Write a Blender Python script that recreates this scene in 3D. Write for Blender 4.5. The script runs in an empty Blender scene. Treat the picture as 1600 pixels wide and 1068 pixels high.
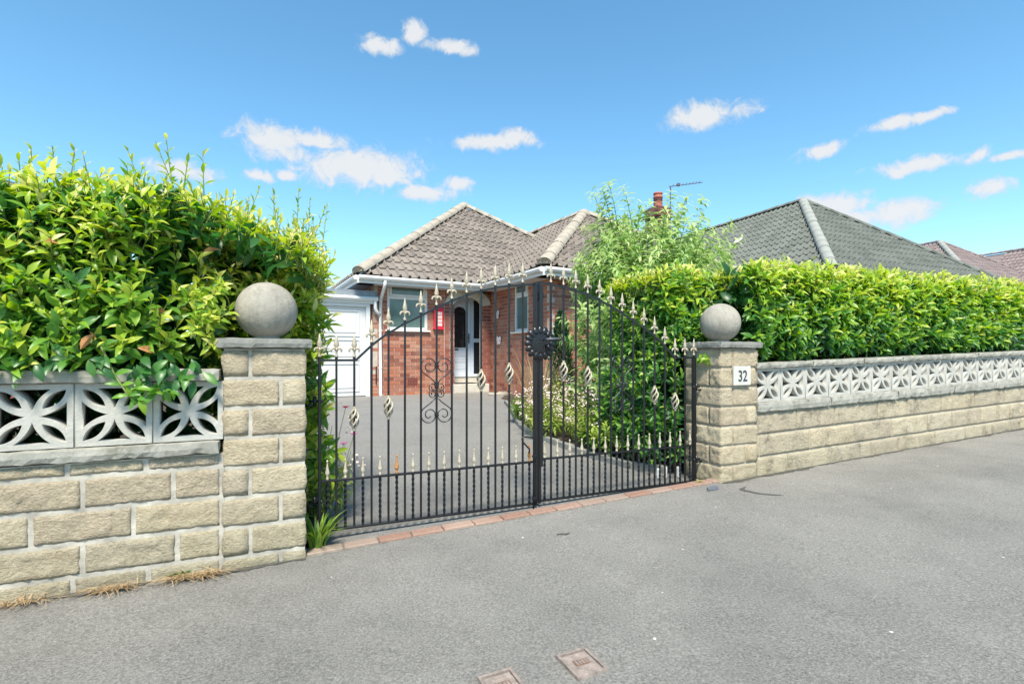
import bpy, bmesh, math, random
import numpy as np
from mathutils import Vector, Matrix, Euler, noise

R = math.radians
rng = random.Random(7)
nrg = np.random.default_rng(11)
scene = bpy.context.scene
col = scene.collection

# ------------------------------------------------------------------ camera
cam_d = bpy.data.cameras.new('camera')
cam = bpy.data.objects.new('camera', cam_d)
col.objects.link(cam)
CAM = Vector((0.0, 0.0, 1.05))
cam.location = CAM
cam.rotation_euler = (R(90), 0, 0)
cam_d.sensor_width = 36.0
cam_d.lens = 18.0
cam_d.shift_y = 23.0 / 1600.0
cam_d.clip_start = 0.05
cam_d.clip_end = 3000.0
scene.camera = cam

# ------------------------------------------------------------------ light
SUN_AZ, SUN_EL = 177.0, 56.0            # degrees right of straight ahead, above the horizon
SUN_STRENGTH, SUN_ANGLE = 3.3, 14.0
SKY_STRENGTH = 0.105
EXPOSURE = 1.28
sd = Vector((math.sin(R(SUN_AZ)) * math.cos(R(SUN_EL)), math.cos(R(SUN_AZ)) * math.cos(R(SUN_EL)), math.sin(R(SUN_EL))))
sun_d = bpy.data.lights.new('sun', 'SUN')
sun_d.energy = SUN_STRENGTH
sun_d.angle = R(SUN_ANGLE)
sun_d.color = (1.0, 0.925, 0.80)
sun = bpy.data.objects.new('sun', sun_d)
sun.rotation_euler = sd.to_track_quat('Z', 'Y').to_euler()
col.objects.link(sun)

world = bpy.data.worlds.new('World')
scene.world = world
world.use_nodes = True
wt = world.node_tree
wt.nodes.clear()


class NT:
    """small helper round a node tree"""
    def __init__(self, tree):
        self.t = tree

    def n(self, typ, **kw):
        nd = self.t.nodes.new(typ)
        for k, v in kw.items():
            if k == 'inp':
                for a, b in v.items():
                    nd.inputs[a].default_value = b
            else:
                setattr(nd, k, v)
        return nd

    def l(self, a, b):
        self.t.links.new(a, b)

    def math(self, op, a, b=None, clamp=False):
        nd = self.t.nodes.new('ShaderNodeMath')
        nd.operation = op
        nd.use_clamp = clamp
        for i, s in enumerate((a, b)):
            if s is None:
                continue
            if isinstance(s, (int, float)):
                nd.inputs[i].default_value = s
            else:
                self.l(s, nd.inputs[i])
        return nd.outputs[0]

    def mix(self, fac, a, b, mode='MIX'):
        nd = self.t.nodes.new('ShaderNodeMix')
        nd.data_type = 'RGBA'
        nd.blend_type = mode
        for idx, s in ((0, fac), (6, a), (7, b)):
            if isinstance(s, (int, float)):
                nd.inputs[idx].default_value = s
            elif isinstance(s, (tuple, list)):
                nd.inputs[idx].default_value = (*s[:3], 1.0)
            else:
                self.l(s, nd.inputs[idx])
        return nd.outputs[2]

    def ramp(self, fac, stops, interp='LINEAR'):
        nd = self.t.nodes.new('ShaderNodeValToRGB')
        cr = nd.color_ramp
        cr.interpolation = interp
        while len(cr.elements) < len(stops):
            cr.elements.new(0.5)
        for e, (p, c) in zip(cr.elements, stops):
            e.position = p
            e.color = (*c[:3], 1.0) if isinstance(c, (tuple, list)) else (c, c, c, 1.0)
        self.l(fac, nd.inputs[0])
        return nd.outputs[0]

    def noise(self, vec, scale, detail=4.0, rough=0.55, dist=0.0):
        nd = self.t.nodes.new('ShaderNodeTexNoise')
        nd.inputs['Scale'].default_value = scale
        nd.inputs['Detail'].default_value = detail
        nd.inputs['Roughness'].default_value = rough
        nd.inputs['Distortion'].default_value = dist
        if vec is not None:
            self.l(vec, nd.inputs['Vector'])
        return nd.outputs['Fac']


W = NT(wt)
out = W.n('ShaderNodeOutputWorld')
bg = W.n('ShaderNodeBackground')
bg.inputs['Strength'].default_value = SKY_STRENGTH
sky = W.n('ShaderNodeTexSky', sky_type='NISHITA')
sky.sun_disc = False
sky.sun_elevation = R(SUN_EL)
sky.sun_rotation = R(SUN_AZ)
sky.altitude = 0.0
sky.air_density = 1.0
sky.dust_density = 0.0
sky.ozone_density = 3.0
geo = W.n('ShaderNodeTexCoord')
sep = W.n('ShaderNodeSeparateXYZ')
W.l(geo.outputs['Generated'], sep.inputs[0])
az = W.math('ARCTAN2', sep.outputs[0], sep.outputs[1])
el = W.math('ARCSINE', sep.outputs[2])
azd = W.math('MULTIPLY', az, 180 / math.pi)
eld = W.math('MULTIPLY', el, 180 / math.pi)
comb = W.n('ShaderNodeCombineXYZ')
W.l(azd, comb.inputs[0])
W.l(eld, comb.inputs[1])
wn = W.n('ShaderNodeTexNoise')
wn.inputs['Scale'].default_value = 9.0
wn.inputs['Detail'].default_value = 5.0
W.l(geo.outputs['Generated'], wn.inputs['Vector'])
CLOUDS = [(-25.41, 20.72, 4.09, 1.7), (-20.87, 21.77, 3.44, 0.98), (-16.7, 19.45, 6.9, 2.07), (-14.04, 18.88, 3.71, 1.24),
          (-9.93, 17.43, 3.47, 0.83), (-7.13, 18.32, 2.12, 0.77), (-26.85, 17.63, 1.6, 0.58), (-24.23, 18.0, 1.43, 0.59),
          (-32.77, 17.06, 2.53, 0.77), (-2.29, 22.71, 4.86, 0.79), (0.0, 22.96, 2.44, 0.97), (21.18, 23.72, 4.23, 1.23),
          (31.23, 18.88, 2.2, 0.66), (36.18, 20.07, 1.31, 0.61), (38.66, 20.05, 1.75, 0.44), (38.0, 16.46, 3.2, 0.67),
          (36.64, 16.17, 1.38, 0.48), (42.18, 16.12, 0.87, 0.69), (44.27, 15.55, 2.2, 0.38), (43.34, 13.64, 1.89, 0.69),
          (32.01, 14.1, 2.58, 1.26), (36.41, 12.86, 2.78, 1.21), (33.52, 12.74, 3.48, 0.91), (-14.71, 30.49, 2.28, 0.77),
          (-10.97, 31.79, 1.38, 0.86), (-6.77, 30.84, 3.39, 0.73)]
for k in range(12):                                   # the same kind of small clouds all round, out of frame
    a = rng.uniform(52, 308)
    CLOUDS.append(((a + 180) % 360 - 180, rng.uniform(9, 42), rng.uniform(2, 6), rng.uniform(0.7, 1.8)))
acc = None
warp = W.n('ShaderNodeVectorMath', operation='MULTIPLY_ADD')
W.l(wn.outputs['Color'], warp.inputs[0])
warp.inputs[1].default_value = (6.0, 1.6, 0.0)
warp.inputs[2].default_value = (-3.0, -0.8, 0.0)
vadd = W.n('ShaderNodeVectorMath', operation='ADD')
W.l(comb.outputs[0], vadd.inputs[0])
W.l(warp.outputs[0], vadd.inputs[1])
for (ca, ce, wa, we) in CLOUDS:
    s_ = W.n('ShaderNodeVectorMath', operation='SUBTRACT')
    W.l(vadd.outputs[0], s_.inputs[0])
    s_.inputs[1].default_value = (ca, ce, 0)
    m_ = W.n('ShaderNodeVectorMath', operation='MULTIPLY')
    W.l(s_.outputs[0], m_.inputs[0])
    m_.inputs[1].default_value = (1 / wa, 1 / we, 0)
    ln = W.n('ShaderNodeVectorMath', operation='LENGTH')
    W.l(m_.outputs[0], ln.inputs[0])
    v_ = W.math('SUBTRACT', 1.28, ln.outputs['Value'])
    acc = v_ if acc is None else W.math('MAXIMUM', acc, v_)
n2 = W.noise(geo.outputs['Generated'], 34.0, 9.0, 0.66, 0.6)
dens = W.math('ADD', acc, W.math('MULTIPLY', W.math('SUBTRACT', n2, 0.5), 2.5))
alpha = W.math('MULTIPLY', W.ramp(dens, [(0.0, 0.0), (0.85, 1.0)], 'EASE'), 0.93)
hs = W.n('ShaderNodeHueSaturation')
hs.inputs['Saturation'].default_value = 1.14
hs.inputs['Hue'].default_value = 0.484
W.l(sky.outputs[0], hs.inputs['Color'])
cl_col = W.ramp(dens, [(0.0, (2.5, 2.85, 3.2)), (0.9, (3.4, 3.45, 3.5))])
skyc = W.mix(alpha, hs.outputs[0], cl_col)
W.l(skyc, bg.inputs['Color'])
W.l(bg.outputs[0], out.inputs['Surface'])

scene.render.engine = 'CYCLES'
scene.view_settings.view_transform = 'Standard'
scene.view_settings.look = 'None'
scene.view_settings.gamma = 1.0
scene.view_settings.use_curve_mapping = False
scene.view_settings.exposure = EXPOSURE
scene.cycles.max_bounces = 8
scene.cycles.diffuse_bounces = 4
scene.cycles.glossy_bounces = 3
scene.cycles.transmission_bounces = 4
scene.cycles.transparent_max_bounces = 8
scene.cycles.use_denoising = True
scene.cycles.sample_clamp_indirect = 8.0

# ------------------------------------------------------------------ frames of reference
TH = math.atan2(800, 1800)             # direction of the front wall
CT, ST = math.cos(TH), math.sin(TH)
OX, OY = -1.0767, 2.675                # front corner of the left gate pillar


def P(u, v, z=0.0):                    # along the wall, into the property, up
    return Vector((OX + u * CT - v * ST, OY + u * ST + v * CT, z))


def zp(u):                             # pavement level along the wall
    return 0.0355 * u if u > 0 else 0.004 * u


def sm(t):
    t = max(0.0, min(1.0, t))
    return t * t * (3 - 2 * t)


def zd(u, v):                          # drive level inside the gate
    uu = max(0.0, min(3.2, u))
    return zp(uu) * 0.78 * (1 - sm((v - 0.3) / 6.0)) + 0.26 * sm((v - 0.3) / 6.0)


# ------------------------------------------------------------------ materials
def mat(name):
    m = bpy.data.materials.new(name)
    m.use_nodes = True
    t = NT(m.node_tree)
    b = m.node_tree.nodes['Principled BSDF']
    return m, t, b


def bump(t, b, h, strength, dist=0.01):
    bn = t.n('ShaderNodeBump')
    bn.inputs['Strength'].default_value = strength
    bn.inputs['Distance'].default_value = dist
    t.l(h, bn.inputs['Height'])
    t.l(bn.outputs[0], b.inputs['Normal'])


def wpos(t):
    return t.n('ShaderNodeNewGeometry').outputs['Position']


def orand(t):
    """one random value per loose piece: object random plus the piece's own attribute"""
    o = t.n('ShaderNodeObjectInfo').outputs['Random']
    a = t.n('ShaderNodeAttribute', attribute_name='rnd').outputs['Fac']
    return t.math('FRACT', t.math('ADD', o, a))


def m_rock(name, base, dark, stain=0.0, green=0.35):
    m, t, b = mat(name)
    p = wpos(t)
    n1 = t.noise(p, 9.0, 5, 0.6)
    mp = t.n('ShaderNodeMapping')
    mp.inputs['Scale'].default_value = (0.8, 0.8, 1.5)
    t.l(p, mp.inputs['Vector'])
    n2 = t.noise(mp.outputs[0], 75.0, 6, 0.72)
    n3 = t.noise(p, 3.0, 3, 0.5)
    c = t.mix(t.ramp(n2, [(0.34, 0.0), (0.6, 1.0)]), dark, base)
    c = t.mix(t.math('MULTIPLY', t.ramp(t.noise(mp.outputs[0], 140.0, 4, 0.7), [(0.58, 0.0), (0.7, 1.0)]), 0.5), c, tuple(x * 0.4 for x in dark))
    c = t.mix(t.math('MULTIPLY', t.ramp(n1, [(0.4, 0.0), (0.75, 1.0)]), 0.45), c, tuple(x * 1.25 for x in base))
    r = orand(t)
    c = t.mix(0.6, c, t.ramp(r, [(0.0, (0.42, 0.41, 0.38)), (0.3, (0.55, 0.51, 0.44)), (0.55, (0.50, 0.49, 0.46)), (0.8, (0.60, 0.54, 0.45)), (1.0, (0.63, 0.60, 0.53))]), 'OVERLAY')
    # green algae climbing from the ground, dark lichen blotches
    sp = t.n('ShaderNodeSeparateXYZ')
    t.l(p, sp.inputs[0])
    low = t.ramp(t.math('ADD', sp.outputs[2], t.math('MULTIPLY', n3, 0.5)), [(0.2, 1.0), (0.62, 0.0)])
    c = t.mix(t.math('MULTIPLY', low, green), c, (0.20, 0.23, 0.13))
    if stain:
        n4 = t.noise(p, 5.5, 6, 0.7)
        n5 = t.noise(p, 30.0, 4, 0.6)
        bl = t.math('MULTIPLY', t.ramp(n4, [(0.48, 0.0), (0.68, 1.0)]), t.ramp(n5, [(0.28, 0.0), (0.68, 1.0)]))
        c = t.mix(t.math('MULTIPLY', bl, stain), c, (0.06, 0.055, 0.045))
    t.l(c, b.inputs['Base Color'])
    b.inputs['Roughness'].default_value = 0.92
    b.inputs['Specular IOR Level'].default_value = 0.2
    h = t.math('ADD', t.noise(p, 42.0, 8, 0.75), t.math('MULTIPLY', n2, 0.6))
    bump(t, b, h, 1.0, 0.03)
    return m


def m_simple(name, base, rough=0.8, var=0.25, scale=20.0, bstr=0.3, bscale=80.0, metal=0.0, spec=0.4, bdist=0.004):
    m, t, b = mat(name)
    p = wpos(t)
    n = t.noise(p, scale, 5, 0.62)
    lo = tuple(x * (1 - var) for x in base)
    hi = tuple(min(1.0, x * (1 + var)) for x in base)
    t.l(t.ramp(n, [(0.3, lo), (0.7, hi)]), b.inputs['Base Color'])
    b.inputs['Roughness'].default_value = rough
    b.inputs['Metallic'].default_value = metal
    b.inputs['Specular IOR Level'].default_value = spec
    if bstr:
        bump(t, b, t.noise(p, bscale, 4, 0.6), bstr, bdist)
    return m


def m_concrete(name, base, dirt, amount, moss=0.0):
    m, t, b = mat(name)
    p = wpos(t)
    n1 = t.noise(p, 7.0, 6, 0.68)
    n2 = t.noise(p, 60.0, 5, 0.65)
    c = t.mix(t.ramp(n2, [(0.35, 0.0), (0.75, 0.5)]), base, tuple(x * 0.72 for x in base))
    c = t.mix(t.math('MULTIPLY', t.ramp(n1, [(0.42, 0.0), (0.68, 1.0)]), amount), c, dirt)
    if moss:
        n3 = t.noise(p, 13.0, 6, 0.7)
        c = t.mix(t.math('MULTIPLY', t.ramp(n3, [(0.52, 0.0), (0.66, 1.0)]), moss), c, (0.11, 0.11, 0.07))
    vo = t.n('ShaderNodeTexVoronoi')
    vo.inputs['Scale'].default_value = 75.0
    t.l(p, vo.inputs['Vector'])
    pit = t.ramp(vo.outputs['Distance'], [(0.05, 0.0), (0.22, 1.0)])
    c = t.mix(t.math('MULTIPLY', t.math('SUBTRACT', 1.0, pit), 0.25), c, dirt)
    t.l(c, b.inputs['Base Color'])
    b.inputs['Roughness'].default_value = 0.9
    b.inputs['Specular IOR Level'].default_value = 0.2
    bump(t, b, t.math('ADD', n2, t.math('MULTIPLY', n1, 0.7)), 0.45, 0.008)
    return m


def m_asphalt(name, base, blotch, rim=True):
    m, t, b = mat(name)
    p = wpos(t)
    g = t.noise(p, 190.0, 3, 0.7)
    g2 = t.noise(p, 105.0, 6, 0.78)
    big = t.noise(p, 1.4, 5, 0.6)
    mid = t.noise(p, 6.0, 5, 0.65)
    c = t.ramp(g2, [(0.30, tuple(x * 0.38 for x in base)), (0.5, base), (0.70, tuple(x * 1.8 for x in base))])
    c = t.mix(t.math('MULTIPLY', t.ramp(g, [(0.6, 0.0), (0.75, 1.0)]), 0.5), c, tuple(min(1, x * 2.4) for x in base))
    c = t.mix(t.math('MULTIPLY', t.ramp(big, [(0.42, 0.0), (0.68, 1.0)]), 0.6), c, blotch, 'MULTIPLY')
    c = t.mix(t.math('MULTIPLY', t.ramp(mid, [(0.45, 0.0), (0.75, 1.0)]), 0.3), c, tuple(x * 1.25 for x in base))
    vo = t.n('ShaderNodeTexVoronoi')
    vo.inputs['Scale'].default_value = 34.0
    t.l(p, vo.inputs['Vector'])
    sr = t.n('ShaderNodeSeparateColor')
    t.l(vo.outputs['Color'], sr.inputs[0])
    speck = t.math('MULTIPLY', t.ramp(vo.outputs['Distance'], [(0.04, 1.0), (0.11, 0.0)]), t.ramp(sr.outputs[0], [(0.93, 0.0), (0.96, 1.0)]))
    c = t.mix(speck, c, (0.62, 0.6, 0.54))
    t.l(c, b.inputs['Base Color'])
    b.inputs['Roughness'].default_value = 0.82
    b.inputs['Specular IOR Level'].default_value = 0.3
    bump(t, b, t.math('ADD', t.math('MULTIPLY', g, 0.6), g2), 1.0, 0.009)
    return m


def m_brick(name, stops):
    m, t, b = mat(name)
    p = wpos(t)
    r = orand(t)
    c = t.ramp(r, stops)
    n = t.noise(p, 45.0, 5, 0.65)
    c = t.mix(t.ramp(n, [(0.3, 0.35), (0.7, 0.0)]), c, (0.10, 0.05, 0.04))
    n2 = t.noise(p, 2.2, 4, 0.6)
    c = t.mix(t.math('MULTIPLY', t.ramp(n2, [(0.5, 0.0), (0.72, 1.0)]), 0.35), c, (0.45, 0.36, 0.28))
    t.l(c, b.inputs['Base Color'])
    b.inputs['Roughness'].default_value = 0.88
    b.inputs['Specular IOR Level'].default_value = 0.25
    bump(t, b, n, 0.4, 0.004)
    return m


def m_tile(name, a, bcol, lichen):
    m, t, b = mat(name)
    p = wpos(t)
    r = orand(t)
    c = t.ramp(r, [(0.0, a), (0.5, tuple((x + y) / 2 for x, y in zip(a, bcol))), (1.0, bcol)])
    n = t.noise(p, 16.0, 6, 0.7)
    c = t.mix(t.math('MULTIPLY', t.ramp(n, [(0.5, 0.0), (0.68, 1.0)]), 0.5), c, lichen)
    n2 = t.noise(p, 60.0, 4, 0.6)
    c = t.mix(t.ramp(n2, [(0.3, 0.3), (0.6, 0.0)]), c, tuple(x * 0.45 for x in a))
    t.l(c, b.inputs['Base Color'])
    b.inputs['Roughness'].default_value = 0.85
    b.inputs['Specular IOR Level'].default_value = 0.25
    bump(t, b, n2, 0.35, 0.005)
    return m


def m_leaf(name, stops, trans=0.35, rough=0.38, spec=0.5):
    m, t, b = mat(name)
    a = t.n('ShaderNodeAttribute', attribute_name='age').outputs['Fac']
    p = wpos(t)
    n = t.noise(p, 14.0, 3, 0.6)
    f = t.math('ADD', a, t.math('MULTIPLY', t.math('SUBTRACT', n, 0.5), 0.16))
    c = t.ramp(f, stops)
    t.l(c, b.inputs['Base Color'])
    b.inputs['Roughness'].default_value = rough
    b.inputs['Specular IOR Level'].default_value = spec
    tr = t.n('ShaderNodeBsdfTranslucent')
    hsv = t.n('ShaderNodeHueSaturation')
    hsv.inputs['Saturation'].default_value = 1.1
    hsv.inputs['Value'].default_value = 1.35
    t.l(c, hsv.inputs['Color'])
    t.l(hsv.outputs[0], tr.inputs['Color'])
    mx = t.n('ShaderNodeMixShader')
    mx.inputs[0].default_value = trans
    t.l(b.outputs[0], mx.inputs[1])
    t.l(tr.outputs[0], mx.inputs[2])
    o = [x for x in m.node_tree.nodes if x.type == 'OUTPUT_MATERIAL'][0]
    t.l(mx.outputs[0], o.inputs['Surface'])
    return m


MT = {}
MT['rock'] = m_rock('buff_rockface_stone', (0.64, 0.565, 0.44), (0.43, 0.36, 0.255), 0.14, 0.3)
MT['rock_r'] = m_rock('weathered_buff_stone', (0.60, 0.54, 0.43), (0.45, 0.39, 0.29), 0.8, 0.3)
MT['mortar'] = m_simple('pale_mortar', (0.39, 0.365, 0.31), 0.92, 0.35, 9, 0.7, 60)
MT['mortar_buff'] = m_simple('buff_mortar', (0.43, 0.39, 0.31), 0.92, 0.2, 14, 0.7, 60)
MT['brick_mortar'] = m_simple('brick_mortar', (0.46, 0.40, 0.34), 0.92, 0.15, 14, 0.3, 60)
MT['screen'] = m_concrete('white_concrete', (0.46, 0.45, 0.405), (0.28, 0.275, 0.24), 0.5)
MT['coping'] = m_concrete('grey_concrete', (0.37, 0.36, 0.315), (0.15, 0.15, 0.125), 0.65, 0.6)
MT['cap'] = m_concrete('slate_grey_concrete', (0.25, 0.25, 0.225), (0.12, 0.125, 0.115), 0.5, 0.3)
def m_ball(name, base, dirt):
    m = m_concrete(name, base, dirt, 0.55)
    t = NT(m.node_tree)
    b = m.node_tree.nodes['Principled BSDF']
    src = b.inputs['Base Color'].links[0].from_socket
    mp = t.n('ShaderNodeMapping')
    mp.inputs['Scale'].default_value = (1.0, 1.0, 0.12)
    t.l(wpos(t), mp.inputs['Vector'])
    c = t.mix(t.math('MULTIPLY', t.ramp(t.noise(mp.outputs[0], 26.0, 5, 0.65), [(0.45, 0.0), (0.72, 1.0)]), 0.5), src, tuple(x * 0.7 for x in dirt))
    c = t.mix(t.math('MULTIPLY', t.ramp(t.noise(wpos(t), 19.0, 6, 0.75), [(0.58, 0.0), (0.66, 1.0)]), 0.35), c, (0.5, 0.48, 0.36))
    t.l(c, b.inputs['Base Color'])
    return m


MT['ball'] = m_ball('ball_concrete', (0.36, 0.335, 0.285), (0.21, 0.20, 0.17))
MT['iron'] = m_simple('black_gloss_paint', (0.006, 0.007, 0.009), 0.34, 0.3, 30, 0.15, 140, 0.0, 0.5)
MT['iron_highlit'] = m_simple('highlit_iron', (0.045, 0.047, 0.05), 0.3, 0.4, 60, 0.2, 140, 0.55, 0.6)  # black gate iron lightened; silvery highlights on the scrolls put into the colour
MT['gold'] = m_simple('pale_gold_paint', (0.38, 0.335, 0.25), 0.45, 0.28, 55, 0.3, 90, 0.0, 0.5)
MT['rust'] = m_simple('rusted_gold_paint', (0.36, 0.16, 0.045), 0.75, 0.45, 70, 0.4, 90)
MT['asphalt'] = m_asphalt('pavement_tarmac', (0.255, 0.243, 0.219), (0.62, 0.63, 0.64))
MT['drive'] = m_asphalt('drive_tarmac', (0.225, 0.216, 0.198), (0.76, 0.76, 0.76))
MT['damp'] = m_simple('damp_tarmac', (0.085, 0.083, 0.08), 0.7, 0.45, 60, 0.9, 110)
MT['soil'] = m_simple('garden_soil', (0.075, 0.055, 0.04), 0.95, 0.4, 25, 1.0, 40, 0, 0.2, 0.02)
MT['edge_brick'] = m_brick('edging_brick_clay', [(0.0, (0.28, 0.17, 0.125)), (0.5, (0.33, 0.22, 0.17)), (1.0, (0.29, 0.235, 0.19))])
MT['brick'] = m_brick('red_house_brick', [(0.0, (0.23, 0.075, 0.05)), (0.22, (0.38, 0.125, 0.072)), (0.5, (0.46, 0.18, 0.10)), (0.75, (0.38, 0.155, 0.105)), (1.0, (0.52, 0.25, 0.155))])
MT['brick_dark'] = m_brick('dark_red_brick', [(0.0, (0.19, 0.058, 0.045)), (0.5, (0.30, 0.09, 0.062)), (1.0, (0.36, 0.13, 0.085))])
MT['brick_soot'] = m_brick('sooty_brick', [(0.0, (0.09, 0.04, 0.035)), (0.5, (0.15, 0.065, 0.05)), (1.0, (0.21, 0.095, 0.07))])
MT['tile'] = m_tile('grey_brown_roof_tile', (0.16, 0.136, 0.12), (0.25, 0.213, 0.183), (0.38, 0.335, 0.265))
MT['tile_green'] = m_tile('green_grey_roof_tile', (0.118, 0.13, 0.113), (0.165, 0.178, 0.157), (0.25, 0.262, 0.225))
MT['tile_pink'] = m_tile('pink_brown_roof_tile', (0.20, 0.155, 0.15), (0.27, 0.215, 0.205), (0.34, 0.3, 0.28))
MT['ridge'] = m_concrete('ridge_tile_concrete', (0.42, 0.37, 0.30), (0.22, 0.195, 0.16), 0.6, 0.3)
MT['ridge_grey'] = m_concrete('grey_ridge_tile', (0.31, 0.315, 0.285), (0.24, 0.25, 0.24), 0.5)
MT['lead'] = m_simple('grey_lead', (0.33, 0.34, 0.36), 0.6, 0.2, 20, 0.2)
MT['upvc'] = m_simple('white_plastic', (0.66, 0.655, 0.63), 0.35, 0.03, 8, 0.0)
MT['door_white'] = m_simple('white_garage_door_paint', (0.60, 0.595, 0.58), 0.4, 0.03, 6, 0.0)
MT['door_blue'] = m_simple('pale_door_plastic', (0.66, 0.72, 0.80), 0.35, 0.03, 6, 0.0)
MT['glass'] = m_simple('frosted_window_glass', (0.11, 0.17, 0.155), 0.12, 0.25, 4, 0.0, spec=0.6)
MT['dark_glass'] = m_simple('dark_glass', (0.012, 0.018, 0.024), 0.08, 0.1, 4, 0.0, spec=0.6)
MT['felt'] = m_simple('grey_roof_felt', (0.22, 0.25, 0.28), 0.85, 0.2, 12, 0.2)
MT['stone_pale'] = m_simple('pale_stone', (0.50, 0.46, 0.37), 0.85, 0.15, 15, 0.3)
MT['step'] = m_simple('cream_step_tile', (0.52, 0.49, 0.42), 0.6, 0.1, 10, 0.1)
MT['red'] = m_simple('bright_red_paint', (0.62, 0.02, 0.05), 0.4, 0.1, 10, 0.0)
MT['pinkwhite'] = m_simple('ornament_white', (0.72, 0.62, 0.6), 0.5, 0.1, 40, 0.0)
MT['black'] = m_simple('black_plastic', (0.02, 0.02, 0.022), 0.5, 0.2, 10, 0.0)
MT['dark_text'] = m_simple('dark_numeral', (0.035, 0.04, 0.055), 0.5, 0.1, 10, 0.0)
MT['plaque'] = m_simple('white_plaque', (0.52, 0.51, 0.46), 0.55, 0.05, 25, 0.1)
MT['cover'] = m_simple('rusty_cast_iron', (0.25, 0.205, 0.175), 0.75, 0.35, 40, 0.5, 120)
MT['cover_dark'] = m_simple('rust_dark', (0.17, 0.105, 0.075), 0.8, 0.4, 60, 0.5, 120)
MT['bark'] = m_simple('shrub_bark', (0.13, 0.095, 0.06), 0.9, 0.35, 30, 0.6, 60)
MT['stem_green'] = m_simple('green_stem', (0.17, 0.22, 0.06), 0.7, 0.3, 30, 0.1)
MT['pot'] = m_simple('terracotta', (0.36, 0.12, 0.085), 0.8, 0.2, 20, 0.2)
MT['grey_metal'] = m_simple('grey_metal', (0.10, 0.11, 0.12), 0.5, 0.2, 20, 0.0)
MT['white_chip'] = m_simple('white_chip', (0.75, 0.74, 0.7), 0.7, 0.1, 20, 0.0)
MT['slate'] = m_simple('slate_shard', (0.12, 0.135, 0.16), 0.6, 0.2, 30, 0.2)
MT['dry'] = m_leaf('dry_grass', [(0.0, (0.34, 0.22, 0.10)), (1.0, (0.60, 0.47, 0.29))], 0.25, 0.7, 0.2)
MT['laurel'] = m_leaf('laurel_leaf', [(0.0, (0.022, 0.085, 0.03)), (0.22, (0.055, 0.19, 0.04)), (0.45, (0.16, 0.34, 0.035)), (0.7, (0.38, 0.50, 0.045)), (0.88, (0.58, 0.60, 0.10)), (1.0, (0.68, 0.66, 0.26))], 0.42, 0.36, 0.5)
MT['buddleia'] = m_leaf('buddleia_leaf', [(0.0, (0.05, 0.14, 0.045)), (0.4, (0.17, 0.33, 0.09)), (0.7, (0.34, 0.48, 0.15)), (1.0, (0.50, 0.58, 0.26))], 0.42, 0.55, 0.35)
MT['border'] = m_leaf('border_leaf', [(0.0, (0.03, 0.11, 0.02)), (0.5, (0.12, 0.25, 0.035)), (0.8, (0.30, 0.40, 0.06)), (1.0, (0.48, 0.48, 0.13))], 0.35, 0.5, 0.4)
MT['conifer'] = m_leaf('conifer_leaf', [(0.0, (0.012, 0.05, 0.025)), (1.0, (0.04, 0.12, 0.045))], 0.2, 0.6, 0.3)
MT['petal_pink'] = m_simple('pink_petal', (0.70, 0.16, 0.40), 0.6, 0.2, 40, 0.0)
MT['petal_red'] = m_simple('red_petal', (0.58, 0.03, 0.07), 0.6, 0.2, 40, 0.0)
MT['petal_pale'] = m_simple('pale_pink_petal', (0.72, 0.58, 0.52), 0.6, 0.2, 40, 0.0)
MT['petal_orange'] = m_simple('orange_petal', (0.62, 0.22, 0.10), 0.6, 0.2, 40, 0.0)
MT['grass'] = m_simple('rough_grass', (0.075, 0.12, 0.035), 0.95, 0.4, 3, 0.8, 30, 0, 0.2, 0.03)


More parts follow.
